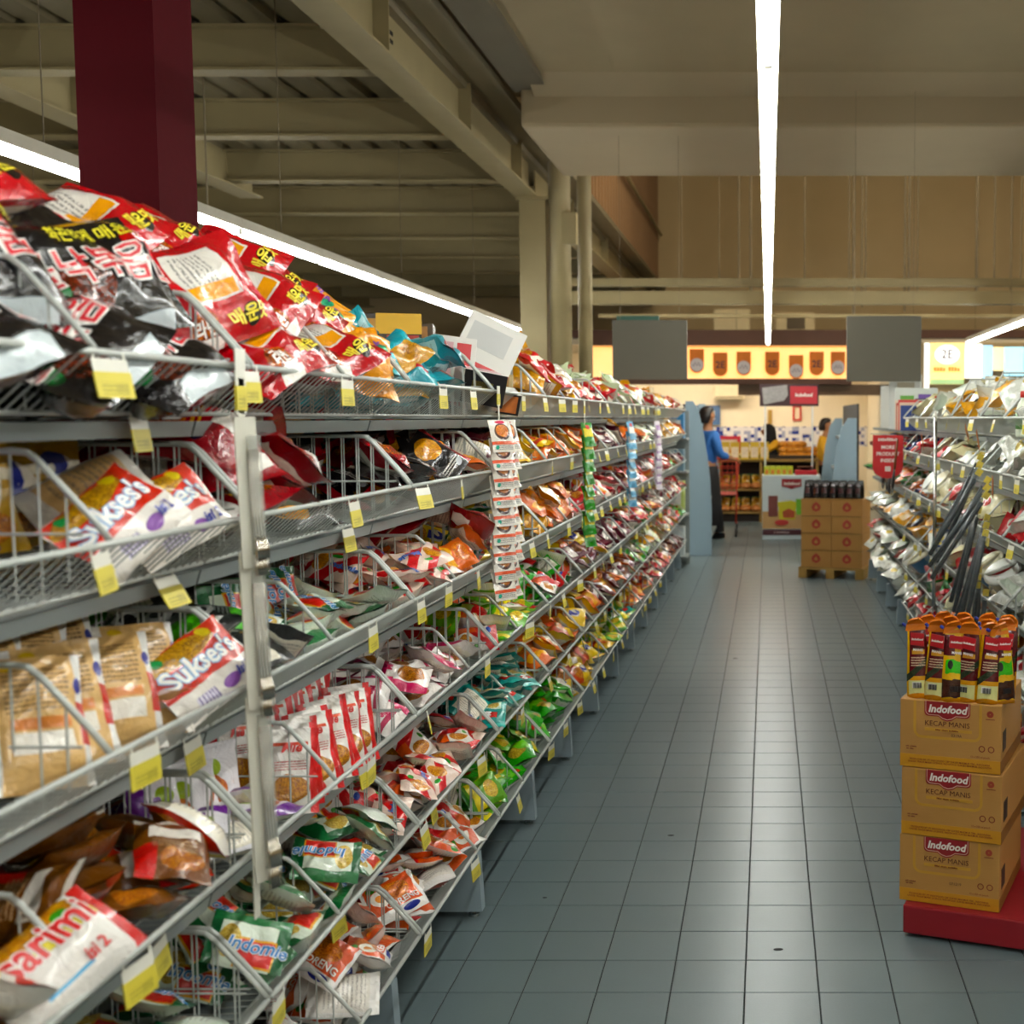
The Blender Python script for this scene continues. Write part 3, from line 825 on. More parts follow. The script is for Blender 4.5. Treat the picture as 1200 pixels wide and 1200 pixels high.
def heap(side, x_rim, ya, yb, z, kinds, front, back, ntop, place, nlow=60, yaw=None, low=None, flip=.08, dlo=0.0, dhi=DEP, single=True, top=None):
    """kinds: list of keys; front/back: heap height above the rim there"""
    Hp = Heap(side, x_rim, ya + .016, yb - .016, z)
    tgt = lambda d: front + (back - front) * d / DEP
    lows = low or kinds
    for _ in range(nlow):
        k = rh.choice(lows); K = KIND[k]
        r = Hp.drop(K['W'] * 1.1, K['L'] * 1.05, K['T'] * 1.9 if K['T'] < .05 else K['T'], lambda d: tgt(d) - .03, yaw, 5, .45, dlo, dhi)
        if r is None: continue
        if r[3] > -.012: break
        n, a, p, _s = r
        K['low'].append((mat_from(n, a, p), K['W'] * 1.1, K['L'] * 1.05, (K['T'] * 1.9 if K['T'] < .05 else K['T'])))
    for q in range(ntop):
        k = (top or kinds)[q % len(top or kinds)] if not isinstance(kinds, str) else kinds
        K = KIND[k]
        r = Hp.drop(K['W'], K['L'], K['T'], tgt, yaw, 10, .8, dlo, dhi)
        if r is None: continue
        n, a, p, _s = r
        M = mat_from(n, a + rh.choice((0, PI)) if yaw is None else a, p)
        if rh.random() < flip: M = M @ Matrix.Rotation(PI, 4, 'Y')
        M = M @ Euler((rh.gauss(0, .07), rh.gauss(0, .07), 0)).to_matrix().to_4x4()
        if single: put(k, M, place)
        else: K['low'].append((M, K['W'], K['L'], K['T']))
    return Hp

def stand(side, x_rim, ya, yb, z, key, place, rows=((.10, 0),), lean=.35, face=-.5, single=True, zoff=0.0, gap=1.25, pal=None):
    """packets standing on their short edge, filed along the basket; face: heading of the front from the aisle normal"""
    for (d, dz) in rows:
        K = KIND[key]
        step = K['T'] * gap
        y = ya + .03 + K['W'] * .5 * abs(math.sin(face)) * .6
        while y < yb - .03 - K['W'] * .3:
            kk = rh.choice(pal) if pal else key
            K = KIND[kk]
            f = face + rh.gauss(0, .12)
            nrm = Vector((-side * math.cos(f), math.sin(f), 0)) * math.cos(lean) + Vector((0, 0, math.sin(lean)))
            upv = Vector((0, 0, 1)) - nrm * nrm.z; upv.normalize()
            x = upv.cross(nrm)
            R = Matrix((x, upv, nrm)).transposed().to_4x4()
            fl = -DROP if d > SL else -DROP * d / SL
            R.translation = Vector((x_rim + side * (d + rh.uniform(-.012, .012)), y, z + fl + dz + zoff + K['L'] / 2 * math.cos(lean) * .97 + .004))
            R = R @ Euler((0, 0, rh.gauss(0, .07))).to_matrix().to_4x4()
            if single: put(kk, R, place, None, 'upright')
            else: K['low'].append((R, K['W'], K['L'], K['T']))
            y += step * (1 / max(.25, abs(math.sin(face)))) * .55 + rh.uniform(0, .006)

def build_low():
    for key, K in KIND.items():
        if not K['low']: continue
        nu, nv = 5, 8
        V, F, U = [], [], []
        for q, (M, W, L, T) in enumerate(K['low']):
            vs, fs, uv = packet_verts(W, L, T, .7 + 1.3 * (q % 5), nu, nv, .1)
            a = np.array(vs) @ np.array(M.to_3x3()).T + np.array(M.translation)
            o = len(V)
            V.extend(map(tuple, a)); U.extend(uv)
            F.extend([tuple(i + o for i in f) for f in fs])
        me = bpy.data.meshes.new('packet_heap'); me.from_pydata(V, [], F)
        l = me.uv_layers.new(name='UVMap')
        idx = np.empty(len(me.loops), dtype=np.int32); me.loops.foreach_get('vertex_index', idx)
        l.data.foreach_set('uv', np.array(U, dtype=np.float32)[idx].ravel())
        me.polygons.foreach_set('use_smooth', [True] * len(me.polygons))
        me.materials.append(K['mat']); me.update()
        o = link(K['name'] + '_heap', me)
        tag(o, 'remaining %ss lying deep and far in the baskets' % K['desc'], K['cat'], None, 'stuff')

def where(M, pose, x_rim, y0, tail):
    d = abs(M.translation.x - x_rim); y = (M.translation.y - y0) / BAY
    if pose is None: pose = 'face down' if M.to_3x3()[2][2] < 0 else 'lying'
    return ' %s at %s %s, %s' % (pose, 'near' if y < .34 else ('middle' if y < .67 else 'far'), 'front' if d < .13 else ('centre' if d < .26 else 'back'), tail)
def pl(i, k):
    return lambda M, pose: where(M, pose, XL, YL0 + BAY * k, '%s shelf, %s left bay' % (SHELF[i], 'nearest' if k == 0 else ORD[k]))
def YB(k): return YL0 + BAY * k
def segs(k, i):
    e = [0.0] + MID[(k, i)] + [BAY]
    return [(YB(k) + a, YB(k) + b) for a, b in zip(e[:-1], e[1:])]
Zr = RIM_L
# ---- nearest bay (k=0)
k = 0
s = segs(0, 0)
heap(-1, XL, YB(0), YB(1), Zr[0], ['black5'], -.03, .06, 0, pl(0, 0), nlow=10, yaw=Q, flip=0)
def lay(key, Y, d, dz, n, yaw, i, k, var=None, flip=False):
    M = mat_from(Vector(n), yaw, Vector((XL - d, Y, Zr[i] + dz)))
    if flip: M = M @ Matrix.Rotation(PI, 4, 'Y')
    return put(key, M, pl(i, k), var)
lay('black5', 1.82, .155, .115, (.80, -.30, .52), Q + .05, 0, 0, 0)
lay('black5', 1.52, .155, .110, (.78, -.25, .55), Q - .05, 0, 0, 1)
lay('black5', 1.30, .13, .115, (.75, -.25, .6), Q, 0, 0, 2)
lay('black5', 1.62, .09, -.005, (.40, -.35, .85), Q + .25, 0, 0, 2)
lay('black5', 1.86, .09, -.01, (.30, -.2, .9), Q + .1, 0, 0, 1)
lay('black5', 1.36, .09, -.005, (.3, -.3, .88), Q - .1, 0, 0, 0)
lay('black5', 1.50, .27, .155, (.3, -.25, .9), Q, 0, 0, 1)
lay('black5', 1.78, .28, .165, (.3, -.3, .9), Q + .1, 0, 0, 2)
lay('black5', 1.24, .28, .15, (.3, -.3, .9), Q + .1, 0, 0, 0)
lay('red5', 1.70, .30, .235, (.25, -.3, .9), Q - .1, 0, 0, 1)
lay('red5', 2.02, .27, .21, (.40, -.45, .8), Q + .15, 0, 0, 0)
s = segs(0, 1)
def layup(key, Y, d, dz, face, lean, i, k, roll=0.0, var=None):
    """packet standing on its short edge, front turned by face from the aisle"""
    n = Vector((math.cos(face) * math.cos(lean), math.sin(face) * math.cos(lean), math.sin(lean)))
    u = (Vector((0, 0, 1)) - n * n.z).normalized()
    R = Matrix((u.cross(n), u, n)).transposed().to_4x4(); R.translation = Vector((XL - d, Y, Zr[i] + dz))
    return put(key, R @ Matrix.Rotation(roll, 4, 'Z'), pl(i, k), var, 'upright')
heap(-1, XL, *s[0], Zr[1], ['gold2', 'purplesnack'], -.02, .04, 6, pl(1, 0), nlow=12, top=['purplesnack', 'gold2', 'sukses'])
heap(-1, XL, *s[1], Zr[1], ['sukses', 'gold2'], -.05, -.02, 0, pl(1, 0), nlow=8)
for (Y, d, dz, fc) in ((1.66, .24, .05, -.5), (1.76, .25, .05, -.6), (1.86, .25, .055, -.4), (1.70, .33, .10, -.5), (1.82, .34, .10, -.5), (1.55, .26, .05, -.5)):
    layup('gold2', Y, d, dz, fc, .25, 1, 0, rh.gauss(0, .1))
lay('sukses', 1.72, .075, .012, (.55, -.5, .65), Q + .2, 1, 0, 0)
lay('sukses', 1.87, .075, .012, (.70, -.5, .5), Q + .1, 1, 0, 1)
lay('sukses', 1.79, .14, .045, (.45, -.6, .65), Q - .2, 1, 0, 2, True)
s = segs(0, 2)
heap(-1, XL, *s[0], Zr[2], ['beige', 'blueyellow', 'gold2'], -.02, .03, 4, pl(2, 0), nlow=10, top=['blueyellow', 'beige', 'gold2'], flip=0)
heap(-1, XL, *s[1], Zr[2], ['beige'], -.03, .02, 3, pl(2, 0), nlow=8, flip=0)
stand(-1, XL, *s[1], Zr[2], 'beige', pl(2, 0), rows=((.25, .035), (.13, .02)), lean=.45, face=-.6, gap=2.0)
lay('sukses', 1.91, .055, .030, (.72, -.45, .55), Q + .12, 2, 0, 0)
s = segs(0, 3)
heap(-1, XL, *s[0], Zr[3], ['brown', 'sarimis'], -.01, .12, 9, pl(3, 0), nlow=14, top=['brown', 'sarimis'])
heap(-1, XL, *s[1], Zr[3], ['brown', 'brown', 'sarimis'], -.01, .15, 18, pl(3, 0), nlow=14, top=['brown', 'brown', 'brown', 'sarimis'], flip=.3)
s = segs(0, 4)
for sg in s: heap(-1, XL, *sg, Zr[4], ['greenwhite'], .0, .11, 12, pl(4, 0), nlow=16)
for sg in segs(0, 5): heap(-1, XL, *sg, Zr[5], ['redwhite'], -.02, .07, 5, pl(5, 0), nlow=14)
# the big double packet leaning out over the fourth rim near the camera
Ms = mat_from(Vector((.55, -.35, .75)), 1.55, Vector((XL - .040, 1.47, Zr[3] + .035)))
put('sarimi', Ms, ' lying on the fourth rim nearest the camera', 0)
# ---- second bay (k=1)
heap(-1, XL, YB(1), YB(1) + .62, Zr[0], ['red5'], -.03, .06, 0, pl(0, 1), nlow=8, yaw=Q, flip=0)
lay('red5', 2.26, .30, .225, (.35, -.5, .8), Q + .2, 0, 1, 1)
lay('red5', 2.52, .27, .205, (.35, -.45, .8), Q + .1, 0, 1, 2)
lay('red5', 2.09, .13, .115, (.85, -.35, .4), Q + .3, 0, 1, 2)
lay('red5', 2.33, .13, .115, (.45, -.50, .75), Q + .25, 0, 1, 0)
lay('red5', 2.22, .075, .030, (.35, -.3, .88), Q, 0, 1, 1)
lay('red5', 2.50, .08, .035, (.35, -.3, .88), Q - .15, 0, 1, 2)
lay('red5', 2.60, .16, .115, (.5, -.4, .75), Q + .3, 0, 1, 1)
lay('red5', 2.72, .29, .19, (.35, -.4, .8), Q + .1, 0, 1, 0)
lay('red5', 2.74, .22, .10, (.4, -.4, .8), Q - .1, 0, 1, 1)
heap(-1, XL, YB(1) + .62, YB(2), Zr[0], ['red5'], -.03, .03, 0, pl(0, 1), nlow=4, yaw=Q, flip=0)
for (Y, d, dz, n, yw) in ((2.70, .09, .045, (.6, -.5, .6), 1.2), (2.80, .07, .03, (.7, -.5, .5), 2.4), (2.83, .13, .085, (.5, -.5, .7), .6), (2.74, .15, .11, (.5, -.5, .7), 2.0), (2.88, .12, .05, (.6, -.3, .7), .2), (2.84, .22, .165, (.4, -.6, .7), 1.5), (2.90, .17, .10, (.5, -.6, .6), 2.8)):
    lay('yellowmid', Y, d, dz, n, yw, 0, 1)
heap(-1, XL, YB(1), YB(1) + .42, Zr[1], ['maroon'], .02, .13, 9, pl(1, 1), nlow=8)
heap(-1, XL, YB(1) + .42, YB(2), Zr[1], ['darknoodle'], -.06, -.03, 6, pl(1, 1), nlow=5)
s = segs(1, 2)
heap(-1, XL, *s[0], Zr[2], ['greenblack'], -.01, .06, 14, pl(2, 1), nlow=10)
heap(-1, XL, *s[1], Zr[2], ['greenwhite'], .0, .08, 14, pl(2, 1), nlow=16)
stand(-1, XL, s[1][0], s[1][1] - .1, Zr[2], 'greenwhite', pl(2, 1), rows=((.22, .05),), lean=.4, face=-.5, gap=1.6)
s = segs(1, 3)
heap(-1, XL, *s[0], Zr[3], ['purplewhite'], -.02, .0, 8, pl(3, 1), nlow=12)
stand(-1, XL, *s[0], Zr[3], 'purplewhite', pl(3, 1), rows=((.20, .04),), lean=.25, face=-.7, gap=1.2)
heap(-1, XL, *s[1], Zr[3], ['redtall'], -.05, -.03, 3, pl(3, 1), nlow=8)
stand(-1, XL, *s[1], Zr[3], 'redtall', pl(3, 1), rows=((.22, .03), (.12, .0)), lean=.3, face=-.75, gap=1.3)
for sg in segs(1, 4): heap(-1, XL, *sg, Zr[4], ['greenwhite'], .025, .14, 16, pl(4, 1), nlow=20)
for sg in segs(1, 5): heap(-1, XL, *sg, Zr[5], ['goreng'], .01, .11, 15, pl(5, 1), nlow=16)
# ---- third bay (k=2)
heap(-1, XL, YB(2) + .1, YB(2) + .66, Zr[0], ['tealgold'], .02, .13, 15, pl(0, 2), nlow=9)
heap(-1, XL, YB(2) + .66, YB(3) + .8, Zr[0], ['plum', 'darknoodle'], -.06, -.05, 0, pl(0, 2), nlow=12)
heap(-1, XL, YB(2), YB(2) + .5, Zr[1], ['darknoodle', 'maroon'], -.02, .05, 10, pl(1, 2), nlow=10, top=['darknoodle', 'darknoodle', 'maroon'])
heap(-1, XL, YB(2) + .5, YB(3), Zr[1], ['orange', 'darknoodle'], -.01, .06, 9, pl(1, 2), nlow=10)
heap(-1, XL, YB(2), YB(2) + .55, Zr[2], ['pinkred'], .01, .12, 18, pl(2, 2), nlow=18)
heap(-1, XL, YB(2) + .55, YB(3), Zr[2], ['maroon', 'orange'], -.01, .08, 8, pl(2, 2), nlow=8)
heap(-1, XL, YB(2), YB(3), Zr[3], ['magenta'], -.03, .06, 18, pl(3, 2), nlow=20)
heap(-1, XL, YB(2), YB(3), Zr[4], ['redwhite', 'pinkred'], .02, .14, 28, pl(4, 2), nlow=30)
heap(-1, XL, YB(2), YB(3), Zr[5], ['redwhite', 'goreng'], .02, .14, 28, pl(5, 2), nlow=30)
# ---- fourth to seventh bays, then the far ones joined
MIX = {
    3: [['goldclear'], ['plum', 'yellow'], ['greenwhite', 'yellow2'], ['yellowgreen', 'redwhite'], ['teal'], ['yellowgreen', 'green']],
    4: [['goldclear', 'redcandy'], ['yellow', 'orange'], ['orange', 'goldclear'], ['green', 'redwhite'], ['orange', 'yellow2'], ['green']],
    5: [['redcandy'], ['orange'], ['redwhite', 'redcandy'], ['plum', 'yellow2'], ['yellow2', 'orange'], ['yellow', 'yellow2']],
    6: [['redcandy', 'pastel'], ['goldclear', 'plum'], ['redcandy', 'pinkred'], ['plum'], ['plum', 'orange'], ['yellow', 'yellowgreen']],
    7: [['redcandy', 'pastel'], ['plum', 'orange'], ['redcandy', 'plum'], ['redcandy', 'plum'], ['orange', 'plum'], ['teal', 'yellowgreen']],
    8: [['pastel', 'redcandy'], ['orange', 'pastel'], ['orange', 'redcandy'], ['green', 'redcandy'], ['green', 'plum'], ['orange', 'yellow']],
}
FARK = ['redcandy', 'orange', 'yellow', 'green', 'pastel', 'plum', 'goldclear', 'redwhite']
for k in range(3, NL):
    for i in range(6):
        ks = MIX[k][i] if k in MIX else [rh.choice(FARK), rh.choice(FARK)]
        hi = .17 if i == 0 else .145
        near = k <= 6
        if (k, i) == (3, 0): continue
        for sg in (segs(k, i) if near else [(YB(k), YB(k + 1))]):
            nt_ = int((22 if k < 5 else 16) * (sg[1] - sg[0]) / BAY + .5)
            heap(-1, XL, *sg, Zr[i], ks, .03 if i else .03, hi, nt_ if near else 20, pl(i, k), nlow=int(30 * (sg[1] - sg[0]) / BAY) if near else 20, single=near)
# ---- right gondola
def plr(i, k):
    return lambda M, pose: where(M, pose, XR, YR0 + BAY * k, '%s shelf, %s right bay' % (SHELF[i], ORD[k]))
RMIX = [
    [['clear', 'yellowpack'], ['clear', 'cream'], ['clear', 'redpack'], ['orangepack', 'clear'], ['bluepack', 'clear'], ['redpack']],
    [['yellowpack', 'clear'], ['clear'], ['cream', 'redpack'], ['cream', 'clear'], ['redpack', 'orangepack'], ['orangepack']],
    [['clear', 'yellowpack'], ['clear', 'cream'], ['cream', 'redpack'], ['cream', 'redpack'], ['orangepack', 'cream'], ['orangepack', 'redpack']],
    [['cream', 'clear'], ['cream', 'redpack'], ['orangepack', 'cream'], ['bluepack', 'clear'], ['greenpack', 'redpack'], ['clear', 'bluepack']],
    [['clear', 'cream'], ['bluepack', 'redpack'], ['orangepack', 'bluepack'], ['bluepack', 'yellowpack'], ['redpack', 'clear'], ['redpack', 'clear']],
]
RMIX += [[['clear', 'bluepack'], ['bluepack', 'redpack'], ['orangepack', 'greenpack'], ['clear', 'yellowpack'], ['redpack', 'clear'], ['clear']]] * 4
for k in range(NRF):
    for i in range(6):
        if k >= NR and i == 0: continue
        e = [0.0] + MID[('r', k, i)] + [BAY]
        for a, b in zip(e[:-1], e[1:]):
            heap(1, XR, YR0 + BAY * k + a, YR0 + BAY * k + b, RIM_R[i], RMIX[k][i], -.01 if k < NR else -.05, .10 if k < NR else .06, max(4, int(12 * (b - a) / BAY)), plr(i, k), nlow=int(20 * (b - a) / BAY), single=(k < 6), dlo=0.0 if k < NR else .08)
build_low()
print('packets', sum(COUNT.values()), COUNT)
# ---------------------------------------------------------------- where a picture point lies at a given distance down the aisle
FPX = 29.1 / 24 * 1200
_th = math.radians(4.32)
def at(px, py, Y):
    a, b = (px - 900) / FPX, -(py - 600) / FPX
    t = Y / (b * math.sin(_th) + math.cos(_th))
    return Vector((a * t, Y, CAM_H + (b * math.cos(_th) - math.sin(_th)) * t))

# ---------------------------------------------------------------- price tags
def print_mat(name, base, inkc, rows, cols=0.35, rough=.45):
    """card with lines of small print, UV-free: object coordinates normalised by Generated"""
    m, nt, b = new_mat(name)
    sep = nt.nodes.new('ShaderNodeSeparateXYZ'); nt.links.new(texco(nt, 'Generated'), sep.inputs[0])
    y, z = E(nt, sep.outputs[1]), E(nt, sep.outputs[2])
    nz = noise(nt, 26, 0, texco(nt, 'Generated'))
    lines = (z * rows).frac().gt(.5) * E(nt, nz.outputs['Fac']).gt(cols) * y.gt(.14) * y.lt(.86) * z.gt(.12) * z.lt(.6)
    big = y.gt(.52) * y.lt(.86) * z.gt(.2) * z.lt(.55) * E(nt, nz.outputs['Fac']).gt(.45)
    nt.links.new(mixc(nt, lines.mx(big) * .55, rgb(base), rgb(inkc)), b.inputs['Base Color'])
    b.inputs['Roughness'].default_value = rough
    return m
M_TAGY = print_mat('price_card_yellow', '#cfc03e', '#6d6415', 6)
M_TAGW = plain('price_holder_white', '#d9d8cc', .3, vary=.04)
M_TAGO = plain('tag_orange', '#e8904e', .5)
TW, TH = .066, .050
th_ = MB().box(-.0006, .0006, -TW / 2, TW / 2, -TH * .34, 0).box(-.0006, .0006, -.03, -.026, 0, .008).box(-.0006, .0006, .026, .03, 0, .008)
TAG_H = th_.mesh('tag_holder', M_TAGW)
TAG_C = MB().box(-.001, .001, -TW / 2 - .001, TW / 2 + .001, -TH, -TH * .34).mesh('tag_card', M_TAGY)
rg = random.Random(3)
def price_tag(side, x, y, z, label, tilt=None, yaw=None, roll=0.0, group='price tags on the left rims', sc=1.0):
    root = empty('price_tag', (x, y, z))
    root.rotation_euler = Euler((roll, (rg.uniform(-.25, .05) if tilt is None else tilt) * -side, rg.gauss(0, .12) if yaw is None else yaw))
    root.scale = (sc, sc, sc)
    tag(root, label, 'price tag', group)
    link('tag_holder', TAG_H, root); link('tag_card', TAG_C, root)
    return root
NEARTAG = {0: [1.56, 1.97, 2.44, 3.16, 3.48, 4.2], 1: [1.52, 2.46, 2.95, 3.33, 4.05], 2: [1.61, 2.56, 2.92, 3.18, 3.5, 4.3], 3: [1.57, 2.53, 2.95, 3.6, 4.25], 4: [1.6, 2.02, 2.90, 3.5, 4.1], 5: [2.3, 2.92, 3.4, 4.0]}
LIPTAG = {0: [1.80], 1: [1.86, 2.68], 2: [1.93], 3: [1.80, 2.75], 4: [2.55, 3.3]}
for i in range(6):
    ys = list(NEARTAG[i])
    y = 4.55 + rg.uniform(0, .2)
    while y < 9.6:
        ys.append(y); y += rg.uniform(.24, .5)
    for n, y in enumerate(ys):
        price_tag(-1, XL + .007, y, RIM_L[i] - .008, 'yellow price tag %s from camera along the %s left rim' % ((ORD + ['fourteenth', 'fifteenth', 'sixteenth', 'seventeenth', 'eighteenth', 'nineteenth', 'twentieth', 'twenty-first', 'twenty-second'])[min(n, 21)], SHELF[i]))
    for n, y in enumerate(LIPTAG.get(i, [])):
        price_tag(-1, XL - SL + .004, y, RIM_L[i] - DROP - .006, 'yellow price tag slid under the %s left basket, %s from camera' % (SHELF[i], ORD[n]), tilt=-.5 if n == 0 and i == 1 else -.15)
for i in range(6):
    y = 4.3 + rg.uniform(0, .3); n = 0
    while y < 8.2:
        price_tag(1, XR - .007, y, RIM_R[i] - .008, 'small price tag %s from camera along the %s right rim' % (ORD[min(n, 12)], SHELF[i]), group='price tags on the right rims')
        y += rg.uniform(.28, .6); n += 1
for n, (px, py, Y, r) in enumerate(((1150, 505, 5.3, .5), (1135, 500, 5.6, .9), (1170, 560, 4.9, -.7), (1105, 545, 6.6, -.8), (1085, 510, 7.2, .4), (1103, 722, 6.5, -.9))):
    p = at(px, py, Y); p.x = XR - .012
    g = MB().box(-.0008, .0008, -.016, .016, -.09, 0).build('discount_tag', M_TAGO)
    g.location = p; g.rotation_euler = (r, -.1, -.3)
    tag(g, 'orange discount strip dangling on right gondola, %s from camera side list' % ORD[n] if False else 'orange paper discount strip hanging %s on right gondola' % ('by sponge pack', 'left of sponge pack', 'on the black stick bundle', 'by the chrome post', 'near red hanging sign', 'by low cream bag')[n], 'price tag', 'orange discount strips')

# ---------------------------------------------------------------- clip strips
M_CARD = plain('white_card', '#cfcdbf', .5, vary=.05)
M_PLASTIC = plain('clear_blister', '#c6c8c0', .12, vary=.04, alpha=.35)
M_FORK = plain('fork_steel', '#b9b3a6', .2, 1.0, vary=.04)
cs = empty('clip_strip', (XL + .012, 1.935, RIM_L[0] - .02)); tag(cs, 'long pale clip strip carrying cutlery packs beside the nearest bay', 'clip strip', 'clip strips')
MB().cbox(-.001, .001, -.011, .011, -.86, .0, .0006).build('strip', M_CARD, cs)
hk = MB(); hk.box(-.001, .001, -.018, .018, -.055, .045); hk.build('hanger_card', M_TAGW, cs)
MB().box(-.0022, .0022, -.0185, .0185, -.05, -.012).build('price_card', M_TAGY, cs)
def fork(mb, x, y, z0, z1):
    """thin fork: handle down, curved tines at the bottom"""
    h = z1 - z0
    mb.tube([(x, y, z1), (x + .001, y, z0 + h * .42), (x + .004, y, z0 + h * .30)], [.0022, .0016, .0018], 5)
    mb.tube([(x + .004, y, z0 + h * .31), (x + .010, y, z0 + h * .22), (x + .009, y, z0 + h * .14)], [.002, .0052, .0048], 6)
    for t in (-1, 0, 1):
        mb.tube([(x + .009, y + t * .0035, z0 + h * .15), (x + .006, y + t * .0035, z0 + h * .06), (x + .008, y + t * .0035, z0)], .0011, 4)
for n, (zt, L, tw) in enumerate(((-.06, .235, .1), (-.27, .25, .06), (-.50, .30, .12))):
    r = empty('cutlery_pack', (XL + .020, 1.93 + .004 * n, RIM_L[0] - .02 + zt)); r.rotation_euler = (0.02, -.02, tw * 1.2 - .75)
    tag(r, 'white card of steel forks hanging %s on the clip strip' % ('topmost', 'in the middle', 'lowest')[n], 'cutlery', 'cutlery packs on the clip strip')
    MB().box(-.0012, .0012, -.020, .016, -L, 0).build('backing_card', M_CARD, r)
    bl = MB(); bl.prism([(.004, -.03), (.012, -.028), (.012, -L + .03), (.004, -L + .02)], -.004, .016, 'y'); bl.build('blister', M_PLASTIC, r)
    for q in range(4):
        f = MB(); fork(f, .006, -.002 + q * .005, -L - .012, -.05); f.build('fork', M_FORK, r, True)
kind('sachet', 'seasoning_sachet', .085, .10, .012, 'white sachet with brown bowl picture', 'sachet', '#d9d4ca', [('ell', .5, .62, .34, .26, '#3a1a10'), ('noodle', .5, .64, .28, .20, '#a8481a', '#e0a060'), ('rect', 0, 1, .22, .32, '#cc4a20'), ('text', .1, .9, .05, .2, 3, '#777777'), ('ell', .2, .14, .08, .06, '#2f9a80'), ('ell', .5, .92, .22, .05, '#c02a4a')], wr=.7)
kind('sachetg', 'seasoning_sachet', .07, .11, .012, 'green and yellow sachet', 'sachet', '#2f7a2a', [('wave', .1, .9, .4, .75, '#d8c81c'), ('ell', .5, .8, .2, .1, '#c82a1a')], wr=.8)
kind('sachetb', 'seasoning_sachet', .07, .11, .012, 'blue and white sachet', 'sachet', '#6fa4c4', [('wave', .1, .9, .35, .7, '#e6e4dc'), ('ell', .5, .8, .22, .1, '#c82a2a')], wr=.8)
kind('sachetp', 'seasoning_sachet', .07, .11, .012, 'lilac and white sachet', 'sachet', '#cfc6d0', [('wave', .1, .9, .35, .7, '#8f6a9a'), ('spots', 5, .2, '#e8e4e0')], wr=.8)
for n, (key, Y, z0, cnt, desc) in enumerate((('sachet', 3.77, 1.52, 9, 'second'), ('sachetg', 5.53, 1.50, 9, 'third'), ('sachetb', 7.28, 1.50, 8, 'fourth'), ('sachetp', 9.05, 1.5, 8, 'fifth'))):
    r = empty('clip_strip', (XL + .015, Y, z0 + .07)); tag(r, 'clip strip of %ss, %s strip from camera' % (KIND[key]['desc'].split(' with')[0], desc), 'clip strip', 'clip strips')
    MB().cbox(-.0008, .0008, -.009, .009, -.62, 0, .0005).build('strip', M_CARD, r)
    MB().box(-.001, .001, -.018, .018, -.01, .05).build('hanger_card', M_TAGW, r)
    MB().box(-.0018, .0018, -.0185, .0185, -.006, .026).build('price_card', M_TAGY, r)
    for q in range(cnt):
        for col in ((-1, 1) if key == 'sachet' else (0,)):
            a = -.55 + rg.gauss(0, .1) + col * .15
            nrm = Vector((math.cos(a), math.sin(a), .28))
            M = mat_from(nrm, 0, Vector((XL + .03 + .010 * (col > 0), Y + .032 * col, z0 - .03 - q * .056)))
            up = Vector((0, 0, 1)) - nrm.normalized() * nrm.normalized().z; up.normalize()
            R = Matrix((up.cross(nrm.normalized()), up, nrm.normalized())).transposed().to_4x4(); R.translation = M.translation
            put(key, R, ', %s down%s, %s clip strip' % (ORD[q], {-1: ' in left row', 1: ' in right row', 0: ''}[col], desc))

# ---------------------------------------------------------------- cartons and display boxes on the top left shelf
def carton(name, sx, sy, sz, mats, M, label, cat='carton', group=None, c=.003):
    """closed carton: body plus printed faces given as (part, face, mat, u0,u1,v0,v1)"""
    root = empty(name); root.matrix_world = M
    tag(root, label, cat, group)
    MB().cbox(-sx / 2, sx / 2, -sy / 2, sy / 2, 0, sz, c).build('box_body', mats[0], root)
    for (pn, face, mt, u0, u1, v0, v1) in mats[1:]:
        e = .0008
        m = MB()
        if face == 'front': m.box(-sx / 2 + u0 * sx, -sx / 2 + u1 * sx, -sy / 2 - e, -sy / 2 + e, v0 * sz, v1 * sz)
        if face == 'right': m.box(sx / 2 - e, sx / 2 + e, -sy / 2 + u0 * sy, -sy / 2 + u1 * sy, v0 * sz, v1 * sz)
        if face == 'left': m.box(-sx / 2 - e, -sx / 2 + e, -sy / 2 + u0 * sy, -sy / 2 + u1 * sy, v0 * sz, v1 * sz)
        if face == 'top': m.box(-sx / 2 + u0 * sx, -sx / 2 + u1 * sx, -sy / 2 + v0 * sy, -sy / 2 + v1 * sy, sz - e, sz + e)
        m.build(pn, mt, root)
    return root
def RM(pos, rx=0, ry=0, rz=0):
    M = Euler((rx, ry, rz)).to_matrix().to_4x4(); M.translation = Vector(pos); return M
M_BWH = plain('box_white', '#d6d4ce', .4, vary=.03); M_BRED = plain('box_red', '#c3242a', .4); M_BBLK = plain('box_black', '#17151a', .3)
M_BPINK = plain('box_pink', '#c89aa0', .35); M_BYEL = plain('box_yellow', '#d8a81a', .4); M_BGREY = plain('box_grey_print', '#a9aaa8', .4)
zt = RIM_L[0]
noodpic = design_mat('picnoodle', '#c98a2c', [('noodle', .5, .5, .45, .4, '#7a3a10', '#e8b04a')], back=None)
carton('product_box', .13, .19, .10, [M_BWH, ('black_end', 'front', M_BBLK, 0, 1, 0, 1), ('gold_letters_patch', 'front', plain('gold_print', '#b5a03a', .3, .3), .2, .7, .35, .7), ('pink_panel', 'top', M_BPINK, .08, .92, .25, .92), ('photo_panel', 'right', plain('photo_olive', '#8f8448', .4), 0, 1, 0, .8)],
       RM((-.915, 3.90, zt - .03), .12, .18, .42), 'white and pink product box with black end, lying in the top basket')
carton('product_box', .20, .05, .22, [M_BWH, ('red_edge', 'front', M_BRED, 0, 1, 0, .22), ('text_panel', 'front', plain('grey_text', '#b9bab8', .4), .1, .8, .45, .85)],
       RM((-.99, 4.20, zt + .05), -.35, .45, .25), 'white carton with red edge tilted high on the top left shelf')
